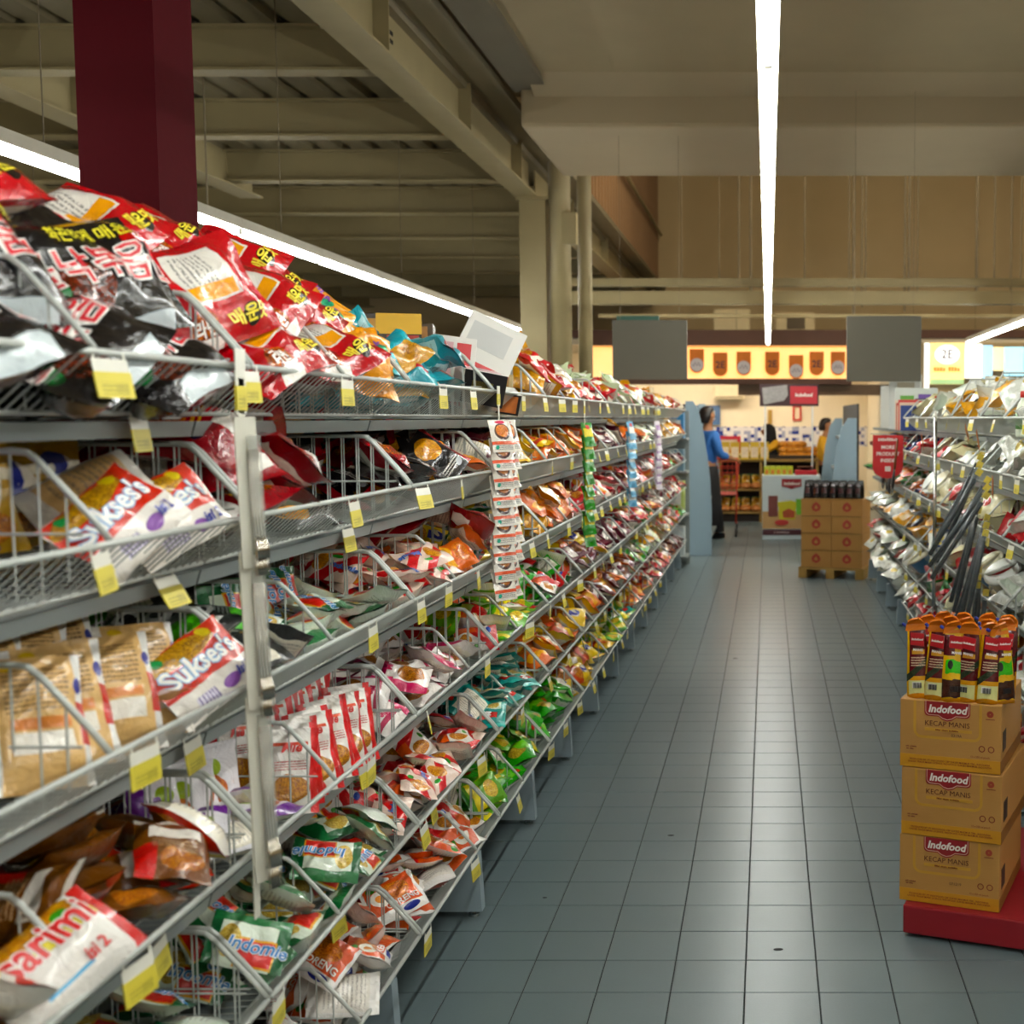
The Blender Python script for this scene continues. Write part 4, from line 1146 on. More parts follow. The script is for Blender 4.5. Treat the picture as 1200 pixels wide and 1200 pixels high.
carton('product_box', .16, .06, .20, [M_BWH, ('red_stripes', 'front', M_BPINK, .3, .55, .1, .9), ('red_stripe', 'front', M_BRED, .62, .9, .1, .9)],
       RM((-1.03, 3.98, zt - .02), -.2, .12, .3), 'white carton with pink and red stripes on the top left shelf')
carton('product_box', .10, .14, .07, [M_BBLK, ('white_lid', 'top', M_BWH, 0, 1, 0, 1), ('noodle_photo', 'front', plain('photo_orange', '#b5652a', .4, vary=.4, scale=40), .1, .9, .1, .9)],
       RM((-.90, 4.18, zt - .055), .2, .15, .4), 'small black box with noodle photo at the front of top shelf')
carton('display_box', .20, .10, .11, [plain('display_dark', '#2a2018', .25), ('yellow_band', 'front', M_BYEL, .35, 1, .45, 1), ('noodle_photo', 'front', plain('photo_noodle', '#a87a2c', .4, vary=.5, scale=60), 0, .35, .1, .85), ('red_band', 'front', plain('display_red', '#a82a1a', .35), .5, .96, .1, .42)],
       RM((-1.14, 3.74, zt + .117), 0, .0, .3), 'dark and yellow noodle display box standing behind the top left packets')
carton('display_box', .16, .12, .10, [plain('display_brown', '#4a3a28', .25), ('photo', 'front', plain('photo_noodle2', '#9a6a34', .4, vary=.5, scale=60), .1, .9, .1, .9)],
       RM((-1.15, 4.0, zt + .117), 0, 0, .2), 'brown glossy food box behind the tilted white carton')
rs_ = empty('display_riser', (-1.16, 3.58, zt - .07)); tag(rs_, 'small dark riser holding display boxes on the top left shelf', 'riser')
MB().box(-.07, .09, 0, .56, .17, .185).build('riser_top', M_BACK, rs_)
for yy in (.02, .5): MB().box(-.06, .08, yy, yy + .03, 0, .17).build('riser_leg', M_BACK, rs_)
for n, (Y, d, dz) in enumerate(((4.38, .14, .0), (4.54, .14, .0), (4.40, .17, .075), (4.55, .16, .075))):
    carton('acrylic_box', .10, .14, .072, [plain('acrylic_box', '#b8a67c', .15, vary=.25, scale=30), ('food_photo', 'front', plain('photo_tan', '#9a7238', .3, vary=.4, scale=50), .15, .85, .15, .85), ('food_photo', 'right', plain('photo_tan', '#9a7238', .3, vary=.4, scale=50), .15, .85, .15, .85)],
           RM((XL - d, Y, zt - .07 + dz), 0, .06, .2 + .1 * (n % 2)), 'tan food box %s of the stack past the second clip strip' % ('lower near one', 'lower far one', 'upper near one', 'upper far one')[n], 'carton', 'tan food boxes')

# ---------------------------------------------------------------- sauce cartons on the red platform, with pouches
def kraft(name, base='#b98a45'):
    m, nt, b = new_mat(name)
    co = texco(nt)
    n1 = noise(nt, 5, 4, co); mp = nt.nodes.new('ShaderNodeMapping'); mp.inputs['Scale'].default_value = (1, 1, 60)
    nt.links.new(co, mp.inputs[0]); n2 = noise(nt, 6, 2, mp.outputs[0])
    c = mixc(nt, n1.outputs['Fac'], rgb('#ad7c39'), rgb('#c1904b'))
    c = mixc(nt, E(nt, n2.outputs['Fac']) * .25, c, rgb('#9a6c30'))
    nt.links.new(c, b.inputs['Base Color']); b.inputs['Roughness'].default_value = .62
    return m
M_KRAFT = kraft('kraft_board')
M_MUST = plain('mustard_print', '#c58a12', .5, vary=.05); M_MUST2 = plain('mustard_print_light', '#c4922a', .5, vary=.04)
M_LOGO = plain('logo_maroon', '#94161f', .45, vary=.05); M_LOGOE = plain('logo_edge', '#d9b7a2', .5)
M_PRINT = ink('#7a2a18'); M_PRINTD = ink('#4a3a2c')
ANG = -math.atan(.37)
P0 = Vector((.395, 3.64, 0))
CW, CD, CH = .30, .40, .205
ax = Vector((math.cos(ANG), math.sin(ANG), 0)); ay = Vector((-math.sin(ANG), math.cos(ANG), 0))
plat = empty('display_platform', P0 - ax * .0 + ay * .0, ANG); tag(plat, 'low red platform under the stacked sauce cartons', 'platform')
MB().cbox(.02, .9, -.035, .8, .012, .098, .006).build('deck', plain('platform_red', '#8e1420', .4), plat)
MB().box(.05, .87, 0, .77, 0, .012).build('plinth', plain('plinth_dark', '#2a0c10', .6), plat)
def badge(sx, n=10):
    """logo outline: flat top, rounded lower corners, pointed bulge at the middle bottom"""
    pts = [(-sx, 0)]
    pts += [(-sx + .012 - .012 * math.cos(t), -.032 - .012 * math.sin(t)) for t in np.linspace(0, PI / 2, 5)]
    pts += [(-.026, -.044), (-.014, -.053), (0, -.057), (.014, -.053), (.026, -.044)]
    pts += [(sx - .012 + .012 * math.sin(t), -.032 - .012 * math.cos(t)) for t in np.linspace(0, PI / 2, 5)]
    pts.append((sx, 0))
    return pts
TXT = {}
def tx(key, *a, **k):
    if key not in TXT: TXT[key] = text_mesh(*a, **k)
    return TXT[key]
def label_on(root, me, x, z, y=-.0016, name='lettering'):
    o = link(name, me, root); o.location = (x, y, z); o.rotation_euler = (PI / 2, 0, 0); o['kind'] = 'stuff'; return o
def strokes(words, h, mat, gap=.6):
    """small print too fine to read: one low bar per letter, words by length"""
    m = MB(); rs_ = random.Random(sum(words) + len(words)); x = 0.0
    tot = sum(words) * h * .62 + (len(words) - 1) * h * gap
    for w_ in words:
        for q in range(w_):
            t = h * rs_.uniform(.55, 1.0)
            m.box(-tot / 2 + x, -tot / 2 + x + h * .42, -h / 2, -h / 2 + t, 0, .0006); x += h * .62
        x += h * gap
    return m.mesh('small_print', mat)
def ringmesh(r0, r1, mat, n=20):
    m = MB(); vs = []; fs = []
    for k in range(n):
        a = 2 * PI * k / n
        vs += [(r0 * math.cos(a), r0 * math.sin(a), 0), (r1 * math.cos(a), r1 * math.sin(a), 0)]
        j = (k + 1) % n
        fs.append((2 * k, 2 * k + 1, 2 * j + 1, 2 * j))
    m.add(vs, fs); return m.mesh('emblem_ring', mat)
def sauce_carton(z, jx, jr, label, n):
    root = empty('sauce_carton', P0 + ax * (.0 + jx) + Vector((0, 0, z)), ANG + jr); tag(root, label, 'carton', 'sauce cartons')
    MB().cbox(0, CW, 0, CD, .001, CH - .001, .004).build('box_body', M_KRAFT, root)
    MB().box(.001, CW - .001, -.0008, .002, .002, .040).build('bottom_band', M_MUST, root)
    MB().box(CW - .002, CW + .0008, .001, CD - .001, .002, .040).build('side_band', plain('side_band', '#8a5a1c', .5), root)
    # yellow arch behind the logo
    a = MB()
    arc = [(.045, CH - .003)] + [(.045 + .02 - .02 * math.cos(t), .115 - .02 * math.sin(t)) for t in np.linspace(0, PI / 2, 6)] + [(.24 - .02 + .02 * math.sin(t), .095 + .02 - .02 * math.cos(t)) for t in np.linspace(0, PI / 2, 6)] + [(.24, CH - .003)]
    for p, q in zip(arc[:-1], arc[1:]):
        d = Vector((q[0] - p[0], q[1] - p[1])); nn = Vector((-d.y, d.x)).normalized() * .004
        a.add([(p[0] - nn.x, -.0007, p[1] - nn.y), (p[0] + nn.x, -.0007, p[1] + nn.y), (q[0] + nn.x, -.0007, q[1] + nn.y), (q[0] - nn.x, -.0007, q[1] - nn.y)], [(0, 1, 2, 3)])
    a.build('arch_print', M_MUST2, root)
    lg = empty('tmp'); COL.objects.unlink(lg); bpy.data.objects.remove(lg)
    B = badge(.068); Bi = badge(.064)
    e = MB(); e.prism([(.142 + x, CH - .002 + zz) for x, zz in B], -.0006, -.0012, 'y'); bo = e.build('logo_badge', M_LOGO, root)
    r = MB()
    for p, q in zip(Bi[:-1], Bi[1:]):
        d = Vector((q[0] - p[0], q[1] - p[1]));
        if d.length < 1e-6: continue
        nn = Vector((-d.y, d.x)).normalized() * .0009
        r.add([(.142 + p[0] - nn.x, -.0015, CH - .001 + p[1] * .93 - nn.y), (.142 + p[0] + nn.x, -.0015, CH - .001 + p[1] * .93 + nn.y), (.142 + q[0] + nn.x, -.0015, CH - .001 + q[1] * .93 + nn.y), (.142 + q[0] - nn.x, -.0015, CH - .001 + q[1] * .93 - nn.y)], [(0, 1, 2, 3)])
    r.build('badge_edge', M_LOGOE, bo)
    label_on(root, tx('indofood', 'Indofood', .031, ink('#ece4dc'), bold=.035, shear=.22), .142, CH - .024, -.0022)
    label_on(root, tx('kecap', 'KECAP MANIS', .0215, ink('#552710'), bold=0, sx=1.0), .142, CH - .068)
    MB().box(.075, .215, -.0009, -.0005, CH - .09, CH - .081).build('flavour_band', M_MUST2, root)
    label_on(root, TXT.setdefault('rasa', strokes((5, 6, 9), .005, M_PRINT)), .142, CH - .0855)
    label_on(root, tx('net', '12 x 550 ml pouch', .0075, M_PRINT, bold=.01), .24, .048)
    label_on(root, TXT.setdefault('keep', strokes((4, 8), .004, M_PRINT)), .035, .064); label_on(root, TXT.setdefault('keep2', strokes((3, 5), .004, M_PRINT)), .032, .057)
    label_on(root, tx('made', 'PRODUCED BY: PT INDOFOOD CBP SUKSES MAKMUR TBK., INDONESIA\nUNDER TRADE MARK LICENCE, INDOFOOD SUKSES MAKMUR, INDONESIA', .0074, M_PRINT, bold=.012), .15, .022)
    for q, ex in enumerate((.245, .272)):
        rg_ = link('recycle_ring', tx('ring', '-', .01, M_PRINT) if False else RING, root); rg_.location = (ex, -.0015, .073); rg_.rotation_euler = (PI / 2, 0, 0)
    hl = link('emblem', DISC, root); hl.location = (.268, -.0014, CH - .028); hl.rotation_euler = (PI / 2, 0, 0)
    MB().box(.255, .282, -.0014, -.0006, CH - .044, CH - .042).build('emblem_caption', M_PRINT, root)
    if n != 1:
        label_on(root, tx('stamp%d' % n, ('0319A', 'B1F1', '071219')[n], .012, M_PRINTD, bold=.0), .17, .07 if n else CH - .1)
    MB().box(CW + .0002, CW + .0011, .03, .09, .06, .12).build('side_print', plain('side_print', '#3a2c20', .5), root)
    return root
RING = ringmesh(.007, .0095, M_PRINT)
DISC = ringmesh(.0015, .010, plain('emblem_red', '#9a3a22', .5))
sauce_carton(.098, .000, .00, 'bottom sauce carton of the stack on the red platform', 2)
sauce_carton(.098 + CH, .004, -.015, 'middle sauce carton of the stack on the red platform', 1)
sauce_carton(.098 + 2 * CH, -.002, .01, 'top sauce carton of the stack, carrying the pouches', 0)
ZT = .098 + 3 * CH
# pouches: stand-up bag, wide rounded foot, flat seal on top with slanted spout corner
def pouch_surf(u, v, side):
    w = .036 * (1 - .30 * v ** 1.6)
    th = .026 * (1 - v) ** .65 * math.sqrt(max(0, 1 - u * u)) + .0008
    if v > .9: th = .0008
    z = v * .215 - (.010 * (u * u) * (1 - v) if v < .1 else 0)
    return (u * w + .004 * v * math.sin(3 * v), (-th if side == 0 else th) + .010 * v * v, z)
def pouch_mesh():
    vs, fs, uv = [], [], []; nu, nv = 8, 12
    for s in (0, 1):
        for j in range(nv + 1):
            for i in range(nu + 1):
                u, v = -1 + 2 * i / nu, j / nv
                vs.append(pouch_surf(u, v, s)); uv.append(((u + 1) / 2 + 2 * s, v))
    n = nu + 1; o = n * (nv + 1)
    for j in range(nv):
        for i in range(nu):
            a = j * n + i; fs.append((a, a + 1, a + n + 1, a + n)); b = o + a; fs.append((b, b + n, b + n + 1, b + 1))
    for i in range(nu): fs.append((i, o + i, o + i + 1, i + 1))
    me = bpy.data.meshes.new('pouch_body'); me.from_pydata(vs, [], fs)
    l = me.uv_layers.new(name='UVMap'); idx = np.empty(len(me.loops), dtype=np.int32); me.loops.foreach_get('vertex_index', idx)
    l.data.foreach_set('uv', np.array(uv, dtype=np.float32)[idx].ravel())
    me.polygons.foreach_set('use_smooth', [True] * len(me.polygons)); me.update(); return me
PM = pouch_mesh()
PM.materials.append(design_mat('pouch', '#d8951a', [('rect', 0, 1, .9, 1, '#e07c1a'), ('rect', .12, 1, .30, .93, '#571218'), ('rect', .0, .12, 0, 1, '#e0a81c'), ('diag', -.28, .26, .05, '#23301c'), ('rect', .1, .92, .07, .24, '#d9d79a'), ('rect', .25, .62, .14, .22, '#e8e6dc'), ('text', .2, .85, .42, .56, 4, '#d8b8a0'), ('rect', 0, 1, 0, .06, '#d08a14'), ('rect', .25, .85, .60, .66, '#d8a05a')], back=None, rough=.25))
PM2 = PM.copy(); PM2.materials[0] = design_mat('pouchside', '#e0b01c', [('rect', 0, .5, .62, .9, '#5a1218'), ('wave', .1, .9, .38, .56, '#3fb52a'), ('wave', 0, 1, .06, .3, '#3a1a12'), ('ell', .3, .5, .12, .06, '#14201a'), ('rect', 0, 1, 0, .05, '#d08a14')], back=None, rough=.25)
P_SEAL = MB(); 
P_SEAL.add([(-.031, .007, .196), (.029, .007, .199), (.027, .010, .218), (-.027, .004, .216), (.016, -.004, .232), (-.020, -.008, .226), (.010, -.016, .236), (-.012, -.018, .231),
            (-.031, .011, .196), (.029, .011, .199), (.027, .014, .218), (-.027, .008, .216), (.016, .000, .236), (-.020, -.004, .230), (.010, -.014, .241), (-.012, -.016, .236)],
           [(0, 1, 2, 3), (3, 2, 4, 5), (5, 4, 6, 7), (8, 11, 10, 9), (11, 13, 12, 10), (13, 15, 14, 12), (0, 8, 9, 1), (1, 9, 10, 2), (2, 10, 12, 4), (4, 12, 14, 6), (6, 14, 15, 7), (7, 15, 13, 5), (5, 13, 11, 3), (3, 11, 8, 0)])
P_SEAL = P_SEAL.mesh('top_seal', plain('seal_orange', '#e8811a', .25, vary=.06, coat=.3))
P_BADGE = MB().prism([(-.016, .158), (.024, .152), (.026, .19), (-.014, .195)], -.0115, -.0135, 'y').mesh('red_badge', plain('badge_red', '#c01c26', .3))
P_CAP = MB().lathe([(.005, 0), (.005, .009), (.0035, .012)], (0, 0, 0), 10).mesh('spout_cap', plain('cap_blue', '#2a3a9a', .35))
P_BAR = MB()
for q in range(9):
    P_BAR.box(-.013 + q * .0028, -.013 + q * .0028 + (.0018 if q % 3 else .001), -.0285, -.0262, .030, .046)
P_BAR = P_BAR.mesh('barcode', plain('bar_black', '#1c1c1c', .5))
P_TX = text_mesh('Indofood', .0092, ink('#f3efe9'), bold=.035, shear=.2); P_TX2 = text_mesh('MANIS', .010, ink('#efe8df'), bold=.03)
POUCH = [(.045, .045, .15, 0), (.095, .035, -.05, 0), (.150, .030, .35, 1), (.185, .04, -.1, 0), (.250, .035, .1, 0), (.295, .06, .6, 1), (.06, .12, .3, 0), (.12, .11, -.2, 0), (.175, .12, .2, 1), (.235, .11, -.3, 0), (.275, .13, .1, 0), (.07, .2, .1, 0), (.14, .2, -.2, 0), (.21, .21, .3, 0), (.27, .21, -.1, 0)]
for n, (x, y, rz, kd) in enumerate(POUCH):
    r = empty('sauce_pouch', P0 + ax * x + ay * y + Vector((0, 0, ZT)), ANG + rz); r.rotation_euler = (rg.uniform(-.05, .03), rg.uniform(-.07, .07), ANG + rz)
    tag(r, 'orange and maroon sauce pouch, %s row, %s from left on the top carton' % (('front', 'middle', 'back')[0 if n < 6 else (1 if n < 11 else 2)], ORD[n if n < 6 else (n - 6 if n < 11 else n - 11)]), 'pouch', 'sauce pouches on the carton')
    link('pouch_body', PM2 if kd else PM, r); link('top_seal', P_SEAL, r)
    link('red_badge', P_BADGE, r)
    bc = link('barcode', P_BAR, r); bc['kind'] = 'stuff'
    c = link('spout_cap', P_CAP, r); c.location = (-.03, .01, .212); c.rotation_euler = (0, -.9, 0)
    for me, xx, zz in ((P_TX, .005, .174), (P_TX2, .006, .143)):
        t = link('lettering', me, r); t.location = (xx, -.0158 if me is P_TX else -.0195, zz); t.rotation_euler = (PI / 2 - .1, .08, 0); t['kind'] = 'stuff'
# ---------------------------------------------------------------- far end: bakery front and hall
def quad(pts, thick, name, mat, parent=None):
    """upright polygon (world x,z at distance y) with thickness along y"""
    m = MB(); m.prism([(p.x, p.z) for p in pts], pts[0].y, pts[0].y + thick, 'y'); return m.build(name, mat, parent)
FY = 20.0
def fx(px, Y): return at(px, 490, Y).x
def fz(py, Y): return at(900, py, Y).z
M_FRAME = plain('fascia_brown', '#5a3a2c', .5); M_CREAM = plain('bakery_cream', '#e6dcc4', .7, vary=.04)
M_LIT = emitter('fascia_backlight', (1.0, .40, .045), .9)
# back room of the bakery
BW = 22.6
st(MB().box(-4.2, 1.9, BW, BW + .1, 0, 3.1), 'wall_bakery', M_CREAM)
st(MB().box(1.8, 1.95, FY + .1, BW, 0, 3.1), 'wall_bakery_side', M_CREAM)
st(MB().box(-4.3, -4.15, FY + .1, BW, 0, 3.1), 'wall_bakery_left', M_CREAM)
st(MB().box(-4.3, 9, FY + .1, BW + .1, 2.72, 2.82), 'ceiling_bakery', M_CREAM)
st(MB().box(1.95, 9, FY, FY + .12, 0, 2.75), 'wall_partition', M_WALL)
def mosaic():
    m, nt, b = new_mat('mosaic_tile')
    mp = nt.nodes.new('ShaderNodeMapping'); mp.inputs['Scale'].default_value = (16, 16, 16); nt.links.new(texco(nt), mp.inputs[0])
    sp = nt.nodes.new('ShaderNodeVectorMath'); sp.operation = 'FLOOR'; nt.links.new(mp.outputs[0], sp.inputs[0])
    wn = nt.nodes.new('ShaderNodeTexWhiteNoise'); nt.links.new(sp.outputs[0], wn.inputs[0])
    v = E(nt, wn.outputs['Value'])
    c = mixc(nt, v.gt(.62), rgb('#d8d6d8'), rgb('#9aa0bc')); c = mixc(nt, v.gt(.82), c, rgb('#2c3c8c'))
    nt.links.new(c, b.inputs['Base Color']); b.inputs['Roughness'].default_value = .25
    return m
st(MB().box(-4.1, 1.8, BW - .012, BW, fz(523, BW), fz(500, BW)), 'trim_mosaic_band', mosaic())
# fascia light box over the opening
x0, x1, z0, z1 = fx(686, FY), fx(994, FY), fz(446, FY), fz(403, FY)
fa = empty('fascia_lightbox', (0, FY, z0)); tag(fa, 'long glowing yellow-orange fascia over the bakery opening', 'sign')
MB().box(x0, x1, 0, .02, .03, z1 - z0 - .03).build('lit_panel', M_LIT, fa)
for (a, b_) in ((-.06, .03), (z1 - z0 - .03, z1 - z0 + .10)):
    MB().box(x0 - .05, x1 + .05, -.06, .10, a, b_).build('frame_rail', M_FRAME, fa)
MB().box(x1, x1 + .05, -.05, .1, 0, z1 - z0).build('frame_end', plain('fascia_orange', '#d8641c', .5), fa)
MB().box(fx(733, FY) - .1, fx(738, FY) - .02, -.05, .02, 0, z1 - z0).build('frame_mullion', plain('fascia_orange', '#d8641c', .5), fa)
st(MB().box(fx(865, FY), x1 + .9, FY + .1, FY + .25, fz(463, FY), z0 - .06), 'trim_lintel', plain('lintel_brown', '#6a5644', .7))
for q, x in enumerate((-2.6, -1.2, .2)):
    lp = empty('ceiling_lamp', (x, 21.3, 2.68)); tag(lp, 'warm ceiling lamp inside the bakery, %s from left' % ORD[q], 'lamp', 'bakery ceiling lamps')
    MB().box(-.32, .32, -.16, .16, .0, .04).build('housing', M_BATTEN, lp); MB().box(-.29, .29, -.13, .13, -.008, .0).build('diffuser', emitter('warm_diffuser', (1.0, .86, .64), 40.0), lp)
PENN = [(816.5, 0), (844, 1), (871.5, 0), (905, 1), (933, 0), (957, 1), (982, 0)]
for n, (px, kd) in enumerate(PENN):
    Y = FY - .066
    r = empty('pennant', at(px, 412 + (4 if n % 3 == 1 else 0) - (3 if n < 2 else 0), Y)); tag(r, '%s pennant, %s from left before the glowing fascia' % ('orange' if kd else 'white and orange', ORD[n]), 'pennant', 'bunting pennants')
    h, wd = .38, .115
    pts = [(-wd, 0), (wd, 0), (wd, -h + wd)] + [(wd * math.cos(t), -h + wd - wd * math.sin(t)) for t in np.linspace(.3, PI - .3, 7)] + [(-wd, -h + wd)]
    MB().prism(pts, -.004, .004, 'y').build('cloth', plain('pennant_orange', '#d9781c', .6), r)
    if kd:
        t = link('lettering', tx('pn2', '2E', .15, ink('#4a2a3a'), bold=.02), r); t.location = (0, -.006, -.2); t.rotation_euler = (PI / 2, 0, 0); t['kind'] = 'stuff'
    else:
        d = link('white_disc', DISCW if 'DISCW' in globals() else None, r) if False else MB().lathe([(.105, 0), (.105, .003)], (0, 0, 0), 20).build('white_disc', plain('disc_white', '#cfcad2', .6), r)
        d.rotation_euler = (PI / 2, 0, 0); d.location = (0, -.004, -.25)
        m2 = MB()
        for q in range(5): m2.box(-.06 + q * .026, -.045 + q * .026, -.009, -.0075, -.27 + .03 * (q % 2), -.245 + .03 * (q % 2))
        m2.build('lettering', ink('#5a4a7a'), r)['kind'] = 'stuff'
bs = MB().tube([(x0, FY - .072, z1 - .05), (x1, FY - .072, z1 - .05)], .006, 5).build('bunting_string', ink('#c9a06a')); tag(bs, 'thin string along the fascia carrying the pennants', 'string')
# air conditioners
def condenser(px0, px1, py0, py1, Y, label):
    a, b_ = at(px0, py1, Y), at(px1, py0, Y)
    r = empty('air_conditioner', a); tag(r, label, 'air conditioner'); wd, h = b_.x - a.x, b_.z - a.z
    MB().cbox(0, wd, 0, .35, 0.03, h, .02).build('casing', plain('ac_cream', '#cdbd93', .5), r)
    MB().box(wd * .62, wd * .635, -.004, .0, .04, h - .02).build('panel_seam', plain('ac_seam', '#7a6f55', .6), r)
    MB().box(.02, wd - .02, .02, .3, 0, .03).build('feet', plain('ac_seam', '#7a6f55', .6), r)
    return r, wd, h
condenser(836, 879, 362, 397, 20.4, 'cream condenser unit on the ledge left of the lamp end')
r, wd, h = condenser(908, 955, 366, 396, 20.4, 'cream condenser unit with dark grille right of the lamp end')
MB().box(wd * .3, wd * .75, -.01, .0, h * .35, h * .9).build('fan_grille', plain('grille_dark', '#5a4d38', .6), r)
st(MB().box(-4.3, 9, FY + .05, FY + .9, fz(403, FY) + .10, fz(398, FY) + .16), 'trim_ledge', M_FRAME)
a = at(836, 468, BW - .3)
ac = empty('split_air_conditioner', (a.x, BW - .26, a.z)); tag(ac, 'white split air conditioner on the bakery wall', 'air conditioner')
MB().cbox(0, .55, 0, .25, 0, .26, .03).build('casing', plain('ac_white', '#d8cdb0', .4), ac); MB().box(.03, .52, -.004, .02, .03, .05).build('outlet_louvre', plain('ac_seam', '#7a6f55', .6), ac)
# frames on the bakery wall
def frame(px0, px1, py0, py1, Y, bw, colf, colp, name, label):
    a, b_ = at(px0, py1, Y), at(px1, py0, Y); r = empty(name, a); tag(r, label, 'frame'); W, H = b_.x - a.x, b_.z - a.z
    f = MB()
    f.box(0, W, -.03, 0, 0, bw); f.box(0, W, -.03, 0, H - bw, H); f.box(0, bw, -.03, 0, bw, H - bw); f.box(W - bw, W, -.03, 0, bw, H - bw); f.build('frame_border', colf, r)
    if colp: MB().box(bw, W - bw, -.015, -.005, bw, H - bw).build('panel', colp, r)
    return r
frame(812, 844, 475, 498, BW - .02, .10, plain('frame_blue', '#4a6c9a', .5), plain('frame_paper', '#e6dcc4', .6), 'wall_notice', 'blue bordered notice on the bakery wall above the mosaic')
frame(929, 939, 475, 493, BW, .03, plain('frame_red', '#c8281e', .5), None, 'wall_hook_rack', 'thin red frame hanging on bakery wall right of the sign pole')
hb = MB().cbox(-.04, .04, -.02, .02, 0, .26, .01).build('cutting_paddle', plain('paddle_wood', '#a8873a', .6)); hb.location = at(902.5, 497, BW - .02); tag(hb, 'small wooden paddle hanging on the bakery wall', 'paddle')
cs_ = frame(841, 868, 511, 531, 18.75, .05, plain('frame_pinkred', '#d8283c', .5), plain('frame_paper2', '#e8d2b0', .6), 'counter_sign', 'red framed counter sign over the bread packs')
for xx in (.06, .24): MB().box(xx, xx + .015, -.028, -.012, .932 - cs_.location.z, .02).build('stand_leg', plain('frame_pinkred', '#d8283c', .5), cs_)
# ---- bread rack
br = empty('bread_rack', at(843, 612, 18.4)); br.location.z = 0; tag(br, 'wooden bread rack with two loaded shelves under the yellow counter', 'rack')
RW = fx(958, 18.4) - fx(843, 18.4)
M_WOOD = plain('rack_wood', '#8a6a2c', .6); M_DARK = plain('rack_dark', '#2c2018', .7)
MB().box(0, RW, .45, .5, .12, .98).build('back_board', M_DARK, br)
for z in (.16, .50, .93): MB().box(0, RW, -.02, .5, z - .03, z).build('shelf_board', M_WOOD, br)
for x in (0, .62, RW): MB().box(x - .02, x + .02, -.02, .5, .0, .95).build('side_post', M_WOOD, br)
MB().box(0, RW, .1, .5, 0, .12).build('plinth', M_DARK, br)
def loaf(mb, sx, sy, sz):
    for j in range(7):
        pass
LOAF = MB().lathe([(.02, 0), (.07, .005), (.085, .035), (.07, .07), (.035, .088), (.005, .092)], (0, 0, 0), 14, 1.0, 1.35)
M_BREAD = plain('bread_crust', '#a8662a', .45, vary=.35, scale=18); M_BUN = plain('bun_glaze', '#d08a22', .35, vary=.25, scale=12)
LOAFM = LOAF.mesh('bread_loaf', M_BREAD, True)
BAGM = packet_mesh('wrapped_bread', .13, .17, .07, 1.3); BAGM.materials[0] = design_mat('breadbag', '#c9a45a', [('spots', 4, .25, '#e8dcc0'), ('wave', 0, 1, .8, 1, '#6a8a5a'), ('noodle', .5, .45, .3, .25, '#7a4a1a', '#c98a3a')], back=None, rough=.15)
rb = random.Random(8)
for sh, z in enumerate((.165, .505)):
    for q in range(4):
        o = link('bread_loaf', LOAFM); o.location = (br.location.x + .08 + q * .155, 18.42 + rb.uniform(0, .05), z); o.rotation_euler = (0, 0, rb.uniform(-.4, .4)); tag(o, 'brown loaf, %s from left on the %s bread rack shelf' % (ORD[q], ('lower', 'upper')[sh]), 'bread', 'loaves on the bread rack')
        o = link('wrapped_bread', BAGM); o.location = (br.location.x + .09 + q * .15, 18.62, z + .13); o.rotation_euler = (1.0, 0, rb.uniform(-.3, .3)); tag(o, 'wrapped bread, %s from left behind the %s shelf loaves' % (ORD[q], ('lower', 'upper')[sh]), 'bread', 'wrapped bread on the rack')
for q in range(5):
    c = carton('bread_pack', .13, .16, .26, [plain('pack_yellow', '#d8b02c', .4), ('label_panel', 'front', plain('pack_label', '#e0c8a8', .4, vary=.3, scale=25), .1, .9, .12, .72)], RM((br.location.x + .09 + q * .145, 18.42, .932)), 'yellow bread pack, %s from left on the rack top' % ORD[q], 'bread', 'bread packs on the rack top')
for q in range(16):
    o = link('bun', LOAFM); o.data = LOAFM if q else LOAFM
    x = fx(918 + (q % 6) * 7, 19.2); o.location = (x, 19.15 + .1 * (q // 6), .93 + .085 * (q // 6)); o.rotation_euler = (0, 0, q); o.material_slots[0].link = 'OBJECT'; o.material_slots[0].material = M_BUN
    tag(o, 'golden bun in the pile right of the hijab wearer', 'bread', 'golden bun pile')
tb = empty('bread_table', (fx(915, 19.2), 19.0, 0)); tag(tb, 'bakery table under the golden bun pile', 'table')
MB().box(0, .62, 0, .5, .88, .93).build('table_top', M_WOOD, tb)
for (xx, yy) in ((.04, .04), (.58, .04), (.04, .46), (.58, .46)): MB().box(xx - .025, xx + .025, yy - .025, yy + .025, 0, .88).build('leg', M_DARK, tb)
# ---- promotion counter
pc = empty('promotion_counter', at(893, 632, 15.75)); pc.location.z = 0; tag(pc, 'white promotion counter with red logo and food pictures', 'counter')
PW, PH = fx(962, 15.75) - fx(893, 15.75), .82
MB().cbox(0, PW, 0, .45, 0, PH, .01).build('body', plain('counter_white', '#c9d6da', .4, vary=.03), pc)
MB().box(.005, PW - .005, -.004, 0, .14, .36).build('tan_panel', plain('counter_tan', '#c39a62', .5), pc)
MB().box(.005, PW - .005, -.005, 0, .06, .13).build('maroon_band', plain('counter_maroon', '#4a1822', .5), pc)
MB().prism([(.25, .775), (.50, .775), (.50, .68), (.41, .66), (.375, .645), (.34, .66), (.25, .68)], -.006, 0, 'y').build('logo_badge', M_LOGO, pc)
label_on(pc, tx('ind2', 'Indofood', .055, ink('#ece4dc'), bold=.03, shear=.2), .375, .715, -.008)
label_on(pc, TXT.setdefault('web', strokes((1, 12), .022, ink('#c9b4b0'))), .25, .095, -.007)
MB().box(.08, .20, -.007, 0, .30, .56).build('tin_picture', plain('pic_brown', '#7a4038', .5, vary=.3, scale=20), pc)
MB().prism([(.22, .26), (.42, .26), (.44, .48), (.36, .50), (.20, .48)], -.008, 0, 'y').build('yellow_pack_picture', plain('pic_yellow', '#c9c01c', .5), pc)
